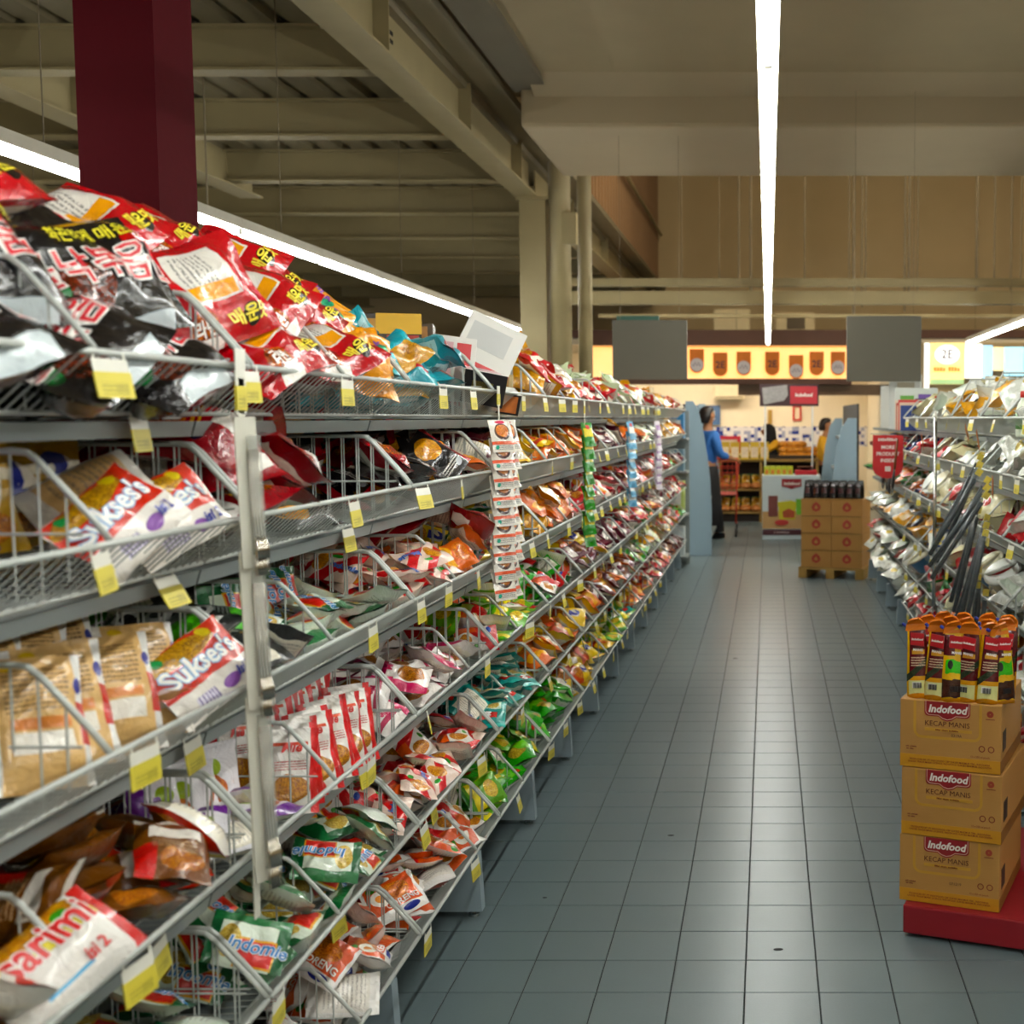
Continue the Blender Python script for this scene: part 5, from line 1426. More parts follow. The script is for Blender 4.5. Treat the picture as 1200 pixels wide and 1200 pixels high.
MB().prism([(.27, .28), (.41, .28), (.42, .36), (.34, .40), (.26, .36)], -.010, 0, 'y').build('bowl_picture', plain('pic_orange', '#b5502a', .5, vary=.3, scale=20), pc)
MB().prism([(.44, .32), (.53, .32), (.54, .52), (.43, .52)], -.008, 0, 'y').build('green_pack_picture', plain('pic_green', '#6fb52a', .5, vary=.3, scale=20), pc)
MB().lathe([(.06, 0), (.06, .004)], (0, 0, 0), 16, 1.5, .6).build('plate_picture', plain('pic_red', '#b8322a', .5), pc).location = (.25, -.008, .22)
for o in pc.children:
    if o.name.startswith('plate_picture'): o.rotation_euler = (PI / 2, 0, 0)
for x in (.04, PW - .10): MB().tube([(x, .2, PH), (x, .2, 1.72)], .012, 8).build('pole', plain('pole_white', '#d8dcdc', .4), pc)
hz0, hz1 = fz(476, 15.95), fz(450, 15.95)
hs_ = MB().box(-.03, PW - .02, .18, .22, hz0, hz1).build('header_board', plain('header_dark', '#3a2024', .5), pc)
MB().prism([(.02, hz0 + .02), (.28, hz0 + .07), (.33, hz0 + .14), (.32, hz1 - .01), (.0, hz1 - .05)], .172, .18, 'y').build('slogan_patch', plain('slogan_grey', '#8e8a88', .5, vary=.4, scale=30), pc)
MB().box(.36, PW - .04, .174, .18, hz0 + .03, hz1 - .03).build('red_patch', plain('header_red', '#a8202a', .5), pc)
label_on(pc, tx('ind3', 'Indofood', .06, ink('#ece4dc'), bold=.03, shear=.2), .53, (hz0 + hz1) / 2, .170)
for q in range(5):
    c = carton('counter_pack', .07, .12, .11, [plain('pack_lime', '#b5c02a', .4), ('picture', 'front', plain('pic_orange2', '#c8742a', .5, vary=.3, scale=30), .2, .8, .1, .6)], RM((pc.location.x + .06 + q * .075, 15.9, PH + .002)), 'lime yellow pack, %s from left on the promotion counter' % ORD[q], 'carton', 'packs on the promotion counter')
tr = empty('red_tray', (pc.location.x + .42, 15.8, PH + .002)); tag(tr, 'red tray holding a dark dish on the promotion counter', 'tray')
MB().cbox(0, .28, 0, .2, 0, .06, .01).build('tray_body', plain('tray_red', '#b81e2a', .4), tr); MB().lathe([(.06, .06), (.10, .10), (.105, .105)], (.13, .1, 0), 14).build('dish', M_BBLK, tr)
# ---- far carton stack on a pallet
A2 = -.27; Y2 = 11.95
Q0 = at(938, 672, Y2); Q0.z = 0
bx_, by_ = Vector((math.cos(A2), math.sin(A2), 0)), Vector((-math.sin(A2), math.cos(A2), 0))
pal = empty('wood_pallet', Q0, A2); tag(pal, 'low wooden pallet under the far brown carton stack', 'pallet')
M_PAL = plain('pallet_wood', '#a8843f', .7, vary=.15, scale=12)
for k in range(5): MB().box(-.02, .62, .0 + k * .125, .10 + k * .125, .085, .105).build('deck_board', M_PAL, pal)
for x in (-.02, .25, .54): MB().box(x, x + .08, 0, .6, .0, .085).build('stringer', M_PAL, pal)
EMB = MB().prism([(0, -.045), (.035, -.03), (.045, .0), (.03, .03), (.0, .05), (-.03, .03), (-.045, 0), (-.035, -.03)], -.0012, 0, 'y').mesh('red_emblem', plain('emblem_red2', '#a8382a', .5))
EMB2 = MB().prism([(0, -.02), (.02, -.012), (.0, .022), (-.02, -.012)], -.002, -.001, 'y').mesh('emblem_cut', M_KRAFT)
for lv in range(4):
    for cI in range(2):
        r = empty('brown_carton', Q0 + bx_ * (.0 + cI * .302) + by_ * .02 + Vector((0, 0, .107 + lv * .166)), A2 + rb.uniform(-.01, .01)); tag(r, 'brown carton, %s layer %s column of the far pallet stack' % (('bottom', 'second', 'third', 'top')[lv], ('left', 'right')[cI]), 'carton', 'cartons on the far pallet')
        MB().cbox(0, .30, 0, .42, 0, .164, .005).build('box_body', M_KRAFT, r)
        e = link('red_emblem', EMB, r); e.location = (.15, 0, .085); e2 = link('emblem_cut', EMB2, e)
        MB().box(.0, .30, -.001, .0, .156, .1635).build('tape', plain('tape_tan', '#a07a3a', .3), r)
for q in range(14):
    o = link('black_pouch', PM); o.material_slots[0].link = 'OBJECT'; o.material_slots[0].material = MATS.get('bp') or MATS.setdefault('bp', design_mat('blackpouch', '#141214', [('wave', .2, .8, .3, .6, '#4a2a2c'), ('ell', .5, .75, .3, .07, '#8a8284')], back=None, rough=.2))
    o.location = Q0 + bx_ * (.05 + (q % 7) * .083) + by_ * (.08 + .1 * (q // 7)) + Vector((0, 0, .107 + 4 * .166)); o.scale = (1.15, 1, .8); o.rotation_euler = (0, 0, A2)
    tag(o, 'black pouch, %s row, %s from left on the far cartons' % (('front', 'back')[q // 7], ORD[q % 7]), 'pouch', 'black pouches on the far cartons')
# ---- blue-grey end panels of the next gondolas
M_BLUE = plain('end_panel_blue', '#8ea6b4', .45, vary=.03)
def end_unit(pts, Y, s, label, n_sh=4):
    r = empty('gondola_end', (0, Y, 0)); tag(r, label, 'shelf unit')
    P = [at(px, py, Y) for px, py in pts]
    m = MB(); m.prism([(p.x, max(0, p.z)) for p in P], 0, .04, 'y'); m.build('end_panel', M_BLUE, r)
    xb = min(p.x for p in P) if s < 0 else max(p.x for p in P)
    xf = max(p.x for p in P) if s < 0 else min(p.x for p in P)
    MB().box(min(xb, xb + s * .02), max(xb, xb + s * .02), .04, 2.6, 0, 1.7).build('back_panel', M_BACK, r)
    for k in range(n_sh): MB().box(min(xb, xb + (xf - xb) * (.92 - .2 * k)), max(xb, xb + (xf - xb) * (.92 - .2 * k)), .04, 2.6, .15 + k * .38, .18 + k * .38).build('shelf_board', M_GREY, r)
    m = MB(); m.prism([(p.x, max(0, p.z)) for p in P], 2.6, 2.64, 'y'); m.build('end_panel', M_BLUE, r)
    return r
end_unit([(803, 470), (812, 470), (818, 480), (824, 505), (829, 535), (832, 560), (834, 600), (834, 651), (803, 651)], 13.9, -1, 'tall blue-grey curved end panel unit past the left gondola')
end_unit([(1004, 490), (994, 490), (987, 500), (980, 528), (976, 560), (972, 600), (972, 655), (1004, 655)], 13.5, 1, 'blue-grey end panel unit behind the far carton stack')
er = empty('endcap_rack', (XL - .30, 12.72, 0)); tag(er, 'small grey endcap rack at the far end of left gondola', 'shelf unit')
MB().box(0, .02, 0, .4, 0, 1.62).build('back_panel', M_BACK, er); MB().box(0, .3, .38, .4, 0, 1.62).build('side_panel', M_GREY, er)
for z in (.12, .55, 1.0, 1.34): MB().box(.02, .3, 0, .38, z - .02, z).build('shelf_board', M_GREY, er)
for q, (z, h, col) in enumerate(((1.34, .26, '#2f7fb5'), (1.0, .22, '#6a8a9a'), (.55, .34, '#b5c86a'), (.12, .3, '#c8d2d4'))):
    carton('shelf_box', .2, .24, h, [plain('sbox%d' % q, col, .4), ('label_panel', 'front', M_BWH, .15, .85, .3, .7)], RM((XL - .14, 12.92, z + .001)), '%s box on the endcap rack at the end of left gondola' % ('blue', 'grey-blue', 'lime', 'pale'), 'carton', 'boxes on the endcap rack') if False else carton('shelf_box', .2, .24, h, [plain('sbox%d' % q, col, .4), ('label_panel', 'front', M_BWH, .15, .85, .3, .7)], RM((XL - .14, 12.92, z + .001)), '%s box on the endcap rack past left gondola' % ('blue', 'grey-blue', 'lime', 'pale')[q], 'carton', 'boxes on the endcap rack')
# ---- blank aisle boards, posters, wobbler
def board(px0, px1, py0, py1, Y, label):
    a, b_ = at(px0, py1, Y), at(px1, py0, Y); r = empty('aisle_board', (a.x, Y, a.z)); tag(r, label, 'sign', 'hanging aisle boards')
    W, H = b_.x - a.x, b_.z - a.z
    MB().cbox(0, W, 0, .03, 0, H, .004).build('panel', plain('board_grey', '#514d40', .6, vary=.04), r)
    for x in (.06, W - .06): MB().tube([(x, .015, H), (x, .015, (4.0 if a.x > SLAB_L and Y < 9.3 else 3.68) - a.z)], .0014, 5).build('suspension_wire', M_ROD, r)
    return r, W, H
r, W, H = board(718, 805, 375, 445, 9.6, 'blank grey aisle board hanging over the left gondola')
MB().box(.03, W * .62, .03, .06, H, H + .035).build('green_edge', plain('edge_green', '#234a3c', .5), r)
board(992, 1080, 370, 447, 9.25, 'blank grey aisle board hanging over the right gondola')
PY = 19.9
for q, (px0, px1, py0, py1, cols, lab) in enumerate(((1083, 1089, 402, 480, ((1, .97, .9),), 'narrow white light panel left of the lit yellow poster'), (1090, 1130, 402, 450, ((1, .62, .08),), 'lit yellow poster with a big 2 above right shelves'), (1131, 1151, 403, 443, ((1, .96, .9),), 'lit white poster panel beside the yellow poster'), (1152, 1163, 405, 443, ((.15, .6, 1),), 'lit blue poster panel right of the white one'), (1164, 1176, 407, 434, ((1, .7, .25),), 'lit orange poster panel second from right'), (1177, 1200, 407, 440, ((.2, .75, 1),), 'lit sky blue poster at the right picture edge'))):
    a, b_ = at(px0, py1, PY), at(px1, py0, PY); r = empty('lit_poster', (a.x, PY, a.z)); tag(r, lab, 'poster', 'lit posters at the back')
    W, H = b_.x - a.x, b_.z - a.z
    MB().box(-.01, W + .01, .02, .08, -.01, H + .01).build('light_box', M_BATTEN, r)
    MB().box(0, W, .0, .02, 0, H).build('lit_sheet', emitter('poster_%d' % q, cols[0], 1.1), r)
    if q == 1:
        MB().lathe([(.16, 0), (.16, .004)], (0, 0, 0), 24, 1.2, .9).build('white_burst', emitter('poster_white', (1, .97, .9), 1.3), r).location = (W / 2, -.002, H * .72)
        [o for o in r.children if o.name.startswith('white_burst')][0].rotation_euler = (PI / 2, 0, 0)
        t = label_on(r, tx('p2', '2E', .2, ink('#4a3a4a'), bold=.02), W / 2, H * .72, -.012)
        MB().box(.03, W - .03, -.006, 0, H * .28, H * .46).build('slogan_band', emitter('poster_brown', (.75, .3, .03), 1.2), r)
        label_on(r, TXT.setdefault('ps', strokes((4, 4), .075, ink('#e8c83a'))), W / 2, H * .37, -.012)
        MB().box(.0, W, -.004, 0, 0, H * .12).build('green_foot', emitter('poster_green', (.1, .35, .05), .8), r)
wb = empty('hanging_wobbler', at(1008, 510, 8.6)); wb.location.x = XR - .07; tag(wb, 'red round-ended hanging sign with white words on right gondola', 'sign')
wr_ = .105; wb.rotation_euler = (0, 0, -.12)
pts = [(-wr_, 0), (wr_, 0), (wr_, -.22)] + [(wr_ * math.cos(t), -.22 - wr_ * .75 * math.sin(t)) for t in np.linspace(.2, PI - .2, 9)] + [(-wr_, -.22)]
MB().prism(pts, -.002, .002, 'y').build('red_card', plain('wobbler_red', '#c01c20', .4), wb)
MB().tube([(-.12, 0, .012), (.16, .02, -.01)], .004, 6).build('arm', M_WIRE, wb)
for q, wd_ in enumerate(('WELCOME', 'MORE', 'PRODUCT', 'INSIDE')):
    label_on(wb, tx('w' + wd_, wd_, .034, ink('#efe6df'), bold=.03) if q else TXT.setdefault('wtop', strokes((9,), .024, ink('#efe6df'))), 0, -.028 - q * .046 - (.01 if q else 0), -.004)
MB().box(-.02, .02, -.004, -.002, -.25, -.215).build('white_mark', ink('#e0d8d0'), wb)
# ---- hall pipes, conduits and rods
st(MB().box(-2.3, 9, 14.0, 14.12, fz(335, 14), fz(326, 14)), 'trim_conduit', M_STEEL)
st(MB().box(-2.3, 9, 14.6, 14.8, fz(356, 14.6), fz(341, 14.6)), 'trim_cable_tray', M_STEEL)
st(MB().box(-2.3, 9, 17.0, 17.1, fz(372, 17), fz(368, 17)), 'trim_conduit_low', M_STEEL)
for px, pb, rr in ((799, 330, .008), (843, 330, .008), (866, 330, .016), (880, 345, .02), (943, 330, .012), (995, 340, .012), (1000, 372, .022), (1010, 360, .014), (1014, 355, .012), (1060, 365, .016), (1065, 350, .02), (1075, 345, .01), (1144, 355, .022), (1165, 330, .012), (1184, 345, .01), (1196, 330, .012)):
    p = at(px, pb, 17.5); st(MB().tube([(p.x, p.y, p.z), (p.x, p.y, 7.6)], rr, 6), 'trim_rod', M_ROD)

# ---------------------------------------------------------------- white goods cartons and hanging wares on the far right shelves
zr = RIM_R[0] - DROP
for q, (Y, d, sx, sy, sz, col, lab) in enumerate(((9.6, .16, .24, .26, .42, '#c9ccc8', 'tall white appliance carton with a slanted top edge on right shelf'), (9.05, .18, .30, .26, .30, '#c6cdc6', 'white carton with green and purple fruit picture on right shelf'), (8.72, .20, .14, .14, .22, '#2a2c28', 'dark framed box standing right of the fruit carton'), (8.50, .24, .13, .13, .20, '#23262a', 'dark box beside the dark framed box'), (10.4, .2, .3, .3, .35, '#c4c4bc', 'white carton at far end of right shelf top'))):
    ex = []
    if q == 1: ex = [('green_fruit', 'front', plain('fruit_green', '#5a9a3a', .4), .12, .45, .55, .82), ('purple_fruit', 'front', plain('fruit_purple', '#6a4a9a', .4), .55, .85, .55, .85), ('red_cup', 'front', plain('cup_red', '#c8321c', .4), .52, .72, .18, .4), ('green_fruit', 'left', plain('fruit_green', '#5a9a3a', .4), .2, .5, .5, .8)]
    if q == 2: ex = [('photo', 'front', plain('photo_brown', '#8a6a4a', .4), .15, .85, .15, .85)]
    if q == 0: ex = [('photo', 'front', plain('photo_pale', '#a8a08c', .4), .25, .8, .5, .85)]
    carton('appliance_box', sx, sy, sz, [plain('abox%d' % q, col, .4, vary=.04)] + ex, RM((XR + d, Y, zr - .011), 0, 0, -.15), lab, 'carton', 'cartons on the right shelf top')
for q in range(6):
    c = carton('book_box', .05, .16, .17 + .02 * (q % 3), [plain('bb%d' % q, ['#27407f', '#d8b8a0', '#c8403a', '#d8c4a8', '#b5584a', '#d9cdb8'][q], .4)], RM((XR + .07, 8.36 + q * .075 - .0, zr - .011), 0, 0, PI / 2 - .1), '%s slim box, %s in the row under the fruit carton' % (['blue', 'peach', 'red', 'sand', 'brick', 'cream'][q], ORD[q]), 'carton', 'slim boxes on the right shelf')
M_TOOL = plain('tool_black', '#202022', .3); M_HANDLE = plain('tool_wood', '#7a5028', .5)
for q in range(9):
    Y = 8.35 + q * .14
    r = empty('hanging_utensil', (XR - .03 + .01 * (q % 3), Y, 1.40 - .05 * (q % 2))); r.rotation_euler = (rb.uniform(-.15, .15), .08, rb.uniform(-.4, .4)); tag(r, '%s kitchen utensil, %s from camera hanging on the right gondola' % (('wood handled', 'steel', 'black')[q % 3], ORD[q]), 'utensil', 'hanging utensils')
    MB().tube([(0, 0, 0), (0, 0, -.20)], [.006, .009], 8).build('handle', (M_HANDLE, M_CHROME, M_TOOL)[q % 3], r, True)
    MB().lathe([(.004, -.20), (.02, -.22), (.034, -.27), (.03, -.32), (.004, -.34)], (0, 0, 0), 10, .3, 1).build('blade', (M_TOOL, M_CHROME, M_TOOL)[q % 3], r, True)
# chrome display post with clip wires by the third right bay
cp = empty('chrome_post', (XR - .025, 6.5, .55)); tag(cp, 'slim chrome hanging strip down the right gondola', 'clip strip')
MB().tube([(0, 0, 0), (0, 0, 1.0)], .010, 8).build('rod', M_CHROME, cp, True); MB().box(-.004, .004, -.014, .014, .98, 1.03).build('hook_card', M_TAGW, cp)
# bundle of black sticks in clear sleeves hanging from the second right rim
M_SLEEVE = plain('clear_sleeve', '#aab6ba', .08, vary=.04, alpha=.14); M_STICK = plain('stick_black', '#15181c', .25)
for q in range(16):
    tier = 0 if q < 6 else (1 if q < 12 else 2)
    j = q - (0, 6, 12)[tier]
    p = at((1168, 1160, 1168)[tier] + j * 6, (536, 580, 668)[tier] + j * 9, 5.0 - .055 * j)
    p.x = XR - .045 - .012 * (j % 3)
    r = empty('wrapped_stick', p); lean = (.50, .22, .10)[tier] + rb.gauss(0, .05)
    r.rotation_euler = (-lean * .9 if False else lean * .25, lean, rb.uniform(-.3, .3)); L = (.38, .42, .30)[tier]
    tag(r, 'black stick in clear sleeve, %s tier, %s from left on right gondola' % (('upper', 'middle', 'lower')[tier], ORD[j]), 'stick', 'wrapped black sticks')
    MB().tube([(0, 0, -.03), (0, 0, -L)], .009, 8).build('stick', M_STICK, r, True)
    MB().tube([(0, 0, .0), (0, 0, -.02), (0, 0, -L - .02), (0, 0, -L - .03)], [.003, .014, .014, .004], 8).build('sleeve', M_SLEEVE, r, True)
    MB().box(-.012, .012, -.002, .002, -.012, .015).build('hang_tab', plain('tab_yellow', '#d8c24a', .4), r)
# tall wire side panels and bottles on the top right shelf
for q, Y in enumerate((5.3, 6.15)):
    r = empty('tall_wire_divider', (XR, Y, RIM_R[0])); tag(r, 'tall slanted wire divider on top right shelf, %s from camera' % ORD[q], 'wire divider', 'tall wire dividers')
    MB().tube([(0, 0, 0), (.10, 0, .19), (.36, 0, .19), (.37, 0, -.05)], .005, 8).build('frame', M_WIRE, r, True)
    for k in range(5):
        x = .06 + k * .065; MB().tube([(x, 0, -.05), (x, 0, min(.19, x * 1.9))], .0025, 5).build('bar', M_WIRE, r, True)
for q in range(8):
    r = empty('bottle', (XR + .06 + .075 * (q % 2), 4.42 + .085 * (q // 2), RIM_R[0] - DROP + .002)); tag(r, 'white bottle with green label, %s row, %s on top right shelf' % (('front', 'second')[q % 2], ORD[q // 2]), 'bottle', 'bottles on the top right shelf')
    MB().lathe([(.028, 0), (.03, .01), (.03, .10), (.022, .125), (.012, .14), (.012, .15)], (0, 0, 0), 14).build('body', plain('bottle_white', '#cfd8c4', .3), r, True)
    MB().lathe([(.0306, .03), (.0306, .09)], (0, 0, 0), 14).build('label_band', plain('bottle_green', '#6a9a5a', .4, vary=.4, scale=60), r, True)
    MB().lathe([(.014, .148), (.014, .17), (.010, .173)], (0, 0, 0), 12).build('cap', plain('cap_white', '#e0e0da', .4) if q % 3 else plain('cap_red', '#c8281e', .4), r, True)

TUB = [plain('tub_cream', '#d6d2b4', .3), plain('tub_white', '#d9dcd6', .3), plain('tub_red', '#b8302a', .35), plain('tub_blue', '#3f86b5', .35)]
for q in range(22):
    k_, i_ = q % 5, 1 + (q * 7) % 5
    Y = YR0 + BAY * k_ + .2 + .5 * ((q * 37) % 10) / 10
    r = empty('plastic_tub', (XR + .10, Y, RIM_R[i_] + .045)); r.rotation_euler = (rb.uniform(-.4, .4), -.6 + rb.uniform(-.3, .3), 0)
    tag(r, '%s round plastic tub on %s shelf, %s right bay, tub %s' % (('cream', 'white', 'red', 'blue')[q % 4], SHELF[i_], ORD[k_], 'nearer' if q < 11 else 'farther'), 'tub', 'round tubs on the right gondola')
    MB().lathe([(.045, 0), (.06, .01), (.075, .09), (.08, .095), (.076, .095)], (0, 0, 0), 18).build('body', TUB[q % 4], r, True)
    MB().lathe([(.082, .093), (.083, .104), (.07, .108), (.01, .109)], (0, 0, 0), 18).build('lid', TUB[(q + 1) % 2], r, True)

# ---------------------------------------------------------------- shopping cart
M_CART = plain('cart_red', '#c8361e', .35)
ct = empty('shopping_cart', (at(847, 625, 16.1).x, 16.1, 0)); tag(ct, 'red shopping cart beside the person in blue', 'cart')
cbk = MB()
for k in range(9):
    y = k * .085
    cbk.tube([(-.17, y, .55), (-.20, y, .98)], .004, 5); cbk.tube([(.17, y, .55), (.20, y, .98)], .004, 5); cbk.tube([(-.17, y, .55), (.17, y, .55)], .004, 5)
for k in range(6):
    z = .55 + k * .086; xx = .17 + .03 * k / 5
    cbk.tube([(-xx, 0, z), (xx, 0, z), (xx, .68, z), (-xx, .68, z)], .005, 5, closed=True)
for k in range(7):
    x = -.17 + k * .0567; cbk.tube([(x, 0, .55), (x * 1.17, 0, .98)], .004, 5)
cbk.build('basket', M_CART, ct)['kind'] = 'stuff'
for sx in (-1, 1):
    MB().tube([(sx * .18, 0, .98), (sx * .18, .05, .5), (sx * .17, .0, .18), (sx * .17, .62, .14)], .011, 8).build('frame_tube', M_CART, ct, True)
    for yy in (0.02, .6):
        wh = MB(); wh.tube([(-.012, 0, 0), (.012, 0, 0)], .06, 14); o = wh.build('wheel', plain('wheel_black', '#1b1b1b', .5), ct); o.location = (sx * .17, yy, .061)
MB().tube([(-.2, -.06, 1.02), (.2, -.06, 1.02)], .014, 8).build('handle', M_CART, ct, True)

# ---------------------------------------------------------------- people in the background
def skin(name, verts, edges, radii, mat, parent=None, sub=1):
    me = bpy.data.meshes.new(name); me.from_pydata(verts, edges, [])
    ob = bpy.data.objects.new(name, me); COL.objects.link(ob)
    md = ob.modifiers.new('s', 'SKIN')
    sv = me.skin_vertices[0].data if me.skin_vertices else None
    if sv is None:
        return ob
    for i, r in enumerate(radii):
        sv[i].radius = (r, r) if not isinstance(r, tuple) else r
    sv[0].use_root = True
    ms = ob.modifiers.new('u', 'SUBSURF'); ms.levels = sub; ms.render_levels = sub
    dg = bpy.context.evaluated_depsgraph_get(); dg.update()
    m2 = bpy.data.meshes.new_from_object(ob.evaluated_get(dg))
    bpy.data.objects.remove(ob)
    m2.materials.clear(); m2.materials.append(mat)
    m2.polygons.foreach_set('use_smooth', [True] * len(m2.polygons))
    return link(name, m2, parent)
def hand(V, Ed, R, wi, d, side):
    """five fingers off a palm; d = pointing direction, side = thumb side"""
    w = Vector(V[wi]); d = d.normalized(); sd = side.normalized()
    V.append(tuple(w + d * .05)); R.append((.036, .018)); Ed.append((wi, len(V) - 1)); pi_ = len(V) - 1
    for q, (o, L) in enumerate(((-.028, .060), (-.01, .075), (.01, .078), (.028, .068))):
        b = w + d * .085 + sd * o; V.append(tuple(b)); R.append(.009); Ed.append((pi_, len(V) - 1))
        V.append(tuple(b + d * L * .5 + Vector((0, 0, -.008)))); R.append(.008); Ed.append((len(V) - 2, len(V) - 1))
        V.append(tuple(b + d * L * .85 + Vector((0, 0, -.026)))); R.append(.007); Ed.append((len(V) - 2, len(V) - 1))
    V.append(tuple(w + d * .045 + sd * .048)); R.append(.010); Ed.append((wi, len(V) - 1))
    V.append(tuple(w + d * .08 + sd * .062)); R.append(.008); Ed.append((len(V) - 2, len(V) - 1))
def person(loc, rz, label, lean, look, larm, rarm, top, lower, hair, skinc, hijab=False, skirt=False, cap=None, H=1.6):
    """larm/rarm: (elbow, wrist) offsets from the shoulder. forward = -y"""
    k = H / 1.6
    r = empty('person', loc, rz); r.scale = (k, k, k); tag(r, label, 'person')
    hipz = .86
    f = Vector((0, -math.sin(lean), math.cos(lean)))
    hip = Vector((0, 0, hipz)); ch = hip + f * .34; neck = hip + f * .52; 
    hd = neck + Vector((0, -math.sin(lean * .6 + .05), math.cos(lean * .6 + .05))) * .15
    V = [tuple(hip), tuple(hip + f * .18), tuple(ch), tuple(neck), tuple(neck + (hd - neck) * .42), tuple(hd), tuple(hd + (hd - neck).normalized() * .07)]
    R = [(.145, .115), (.125, .10), (.15, .11), .058, .052, (.078, .092), (.06, .07)]
    Ed = [(0, 1), (1, 2), (2, 3), (3, 4), (4, 5), (5, 6)]
    # nose and ears
    fw = Vector((math.sin(look), -math.cos(look), 0)); sd = Vector((fw.y, -fw.x, 0)) * -1
    V.append(tuple(hd + fw * .098 + Vector((0, 0, -.012)))); R.append(.013); Ed.append((5, len(V) - 1))
    for s_ in (-1, 1):
        V.append(tuple(hd + sd * s_ * .085)); R.append(.016); Ed.append((5, len(V) - 1))
    sh = {}
    for s_, arm in ((-1, larm), (1, rarm)):
        S_ = ch + f * .10 + Vector((s_ * .165, 0, 0)); V.append(tuple(S_)); R.append(.058); i0 = len(V) - 1; Ed.append((2, i0))
        e = S_ + Vector(arm[0]); V.append(tuple(e)); R.append(.042); Ed.append((i0, i0 + 1))
        w_ = e + Vector(arm[1]); V.append(tuple(w_)); R.append(.028); Ed.append((i0 + 1, i0 + 2))
        sh[s_] = (S_, e, w_)
        hand(V, Ed, R, i0 + 2, Vector(arm[1]), Vector((-s_, 0, .2)))
    for s_ in (-1, 1):
        a = hip + Vector((s_ * .095, 0, -.06)); kn = Vector((s_ * .10, -.03, .46)); an = Vector((s_ * .10, .02, .085)); to = Vector((s_ * .115, -.14, .035)); he = Vector((s_ * .10, .05, .035))
        b0 = len(V)
        for p, rr in ((a, .088), (kn, .058), (an, .04), (to, .034), (he, .036)): V.append(tuple(p)); R.append(rr)
        Ed += [(0, b0), (b0, b0 + 1), (b0 + 1, b0 + 2), (b0 + 2, b0 + 3), (b0 + 2, b0 + 4)]
    skin('body', V, Ed, R, skinc, r)
    # shirt follows torso and sleeves
    V2 = [tuple(hip + f * -.06), tuple(hip + f * .16), tuple(ch), tuple(neck - f * .05)]; R2 = [(.168, .138), (.150, .125), (.172, .132), .078]; E2 = [(0, 1), (1, 2), (2, 3)]
    for s_ in (-1, 1):
        S_, e, w_ = sh[s_]; b0 = len(V2)
        for p, rr in ((S_, .076), (e, .058), (e + (w_ - e) * .72, .046)): V2.append(tuple(p)); R2.append(rr)
        E2 += [(2, b0), (b0, b0 + 1), (b0 + 1, b0 + 2)]
    skin('shirt', V2, E2, R2, top, r)
    if skirt:
        MB().lathe([(.17, hipz + .05), (.20, hipz - .1), (.23, .45), (.27, .10), (.26, .09)], (0, 0, 0), 18, 1, .8).build('long_skirt', lower, r, True)
    else:
        V3 = [tuple(hip)]; R3 = [(.155, .125)]; E3 = []
        for s_ in (-1, 1):
            b0 = len(V3)
            for p, rr in ((hip + Vector((s_ * .095, 0, -.06)), .104), (Vector((s_ * .10, -.03, .46)), .078), (Vector((s_ * .10, .02, .10)), .062)): V3.append(tuple(p)); R3.append(rr)
            E3 += [(0, b0), (b0, b0 + 1), (b0 + 1, b0 + 2)]
        skin('trousers', V3, E3, R3, lower, r)
    for s_ in (-1, 1):
        MB().cbox(s_ * .11 - .045, s_ * .11 + .045, -.19, .09, 0, .07, .02).build('shoe', M_BBLK, r)
    back = -fw
    if hijab:
        hj = MB()
        # hood: egg round the head, open towards the face, running into a cape over the shoulders
        ring = []
        for (dz, rr, off) in ((.135, .02, .02), (.12, .07, .025), (.075, .112, .03), (.0, .128, .035), (-.07, .122, .035), (-.13, .105, .03), (-.19, .15, .02), (-.27, .20, .01), (-.34, .215, .01), (-.345, .20, .01)):
            c_ = hd + (neck - hd) * max(0, min(1, -dz / .16)) * .6 + back * off + Vector((0, 0, dz))
            row = []
            for q in range(16):
                an = 2 * PI * q / 16
                dv = fw * math.cos(an) + sd * math.sin(an)
                k_ = .70 if (abs(an) < .9 or abs(an - 2 * PI) < .9) and -.12 < dz < .1 else 1.0
                row.append(tuple(c_ + dv * rr * k_))
            ring.append(row)
        vs_ = [p_ for row in ring for p_ in row]
        fs_ = [(i * 16 + q, i * 16 + (q + 1) % 16, (i + 1) * 16 + (q + 1) % 16, (i + 1) * 16 + q) for i in range(len(ring) - 1) for q in range(16)]
        fs_.append(tuple(range(16)))
        hj.add(vs_, fs_); hj.build('hijab', hair, r, True)
    else:
        hr = MB(); rows_ = []
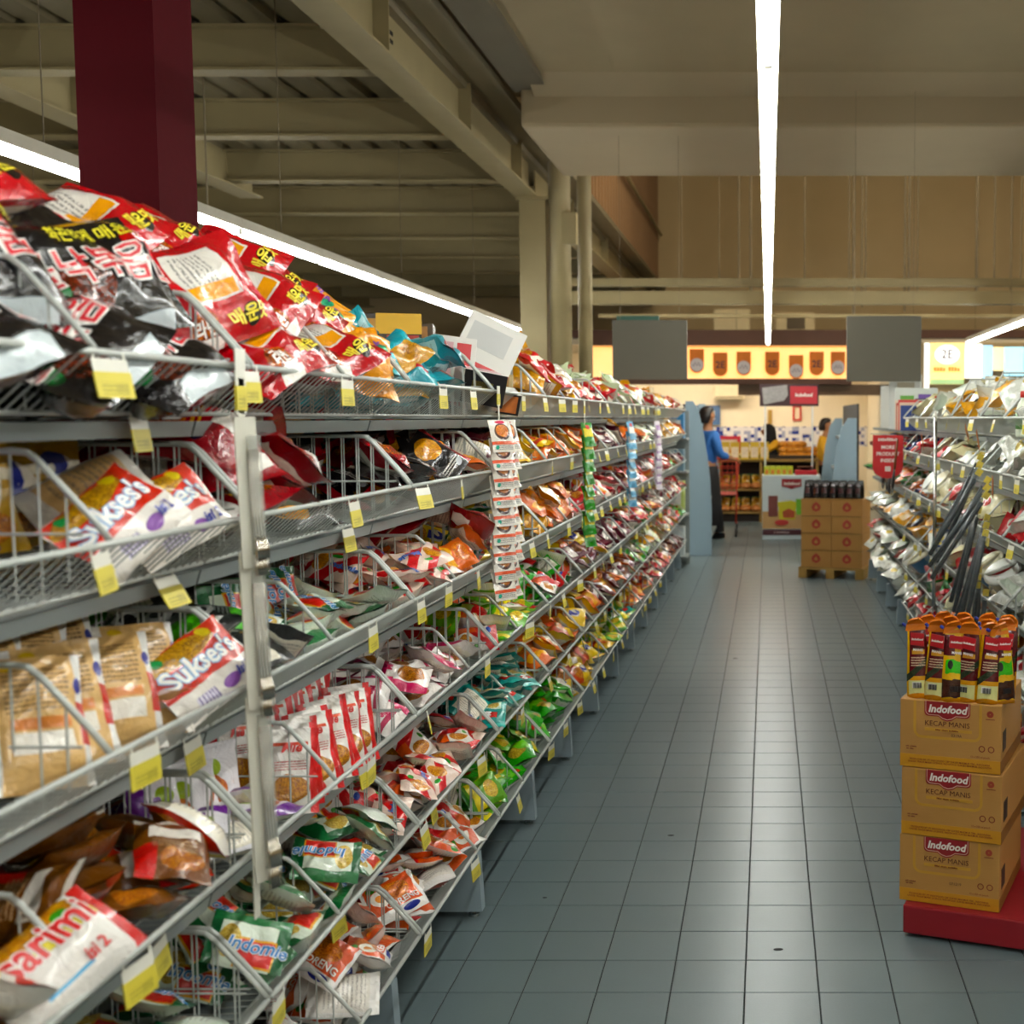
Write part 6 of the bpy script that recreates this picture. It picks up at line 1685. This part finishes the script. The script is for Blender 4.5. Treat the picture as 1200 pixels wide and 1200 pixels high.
        for (dz, rr, off) in ((.128, .015, .01), (.118, .055, .012), (.09, .088, .015), (.05, .102, .02), (.0, .106, .03), (-.05, .095, .045), (-.085, .07, .05)):
            c_ = hd + back * off + Vector((0, 0, dz)); row = []
            for q in range(16):
                an = 2 * PI * q / 16; fr_ = math.cos(an)
                k_ = 1.0 if dz > .06 else (1.0 if fr_ < .25 else .72)
                row.append(tuple(c_ + (fw * fr_ + sd * math.sin(an)) * rr * k_))
            rows_ += row
        fs_ = [(i * 16 + q, i * 16 + (q + 1) % 16, (i + 1) * 16 + (q + 1) % 16, (i + 1) * 16 + q) for i in range(6) for q in range(16)] + [tuple(range(16)), tuple(range(96, 112))]
        hr.add(rows_, fs_); hr.build('hair', hair, r, True)
    # eyes
    for s_ in (-1, 1):
        MB().lathe([(.003, -.006), (.009, 0), (.003, .006)], tuple(hd + fw * .086 + sd * s_ * .032 + Vector((0, 0, .012))), 8).build('eye', M_BBLK, r, True)
    MB().cbox(-.022, .022, -.004, .004, -.004, .004, .002).build('mouth', plain('lip', '#8a4a3c', .5), r).location = hd + fw * .088 + Vector((0, 0, -.05))
    return r
SKIN = plain('skin_tone', '#a8714a', .5, vary=.05); YSH = plain('shirt_yellow', '#dca20e', .7); BLKC = plain('cloth_black', '#121216', .8); BLUEC = plain('shirt_blue', '#2a6ab5', .7); HAIR = plain('hair_dark', '#1e1512', .4)
p = at(908, 520, 19.55)
person((p.x + .18, 19.6, 0), -1.15, 'person in black hijab and yellow shirt bending over bread counter', .62, -.2, ((0.0, -.20, -.16), (.03, -.24, .02)), ((.02, -.22, -.12), (-.02, -.22, -.02)), YSH, BLKC, BLKC, SKIN, hijab=True, H=1.50)
p = at(966, 500, 18.9)
person((p.x, 18.9, 0), 1.2, 'person in yellow shirt with dark hair standing at the bakery', .06, .1, ((-.03, -.05, -.25), (.05, -.22, -.02)), ((.04, -.06, -.24), (-.04, -.22, -.04)), YSH, BLKC, HAIR, SKIN, cap=plain('cap_dark', '#2a2422', .6), H=1.50)
p = at(829, 500, 16.0)
person((p.x - .02, 15.95, 0), 2.2, 'person in blue shirt and long black skirt half hidden behind the end panel', .05, 0, ((-.05, -.04, -.24), (.02, -.20, -.06)), ((.05, -.04, -.24), (.0, -.20, -.05)), BLUEC, BLKC, HAIR, SKIN, skirt=True, H=1.64)
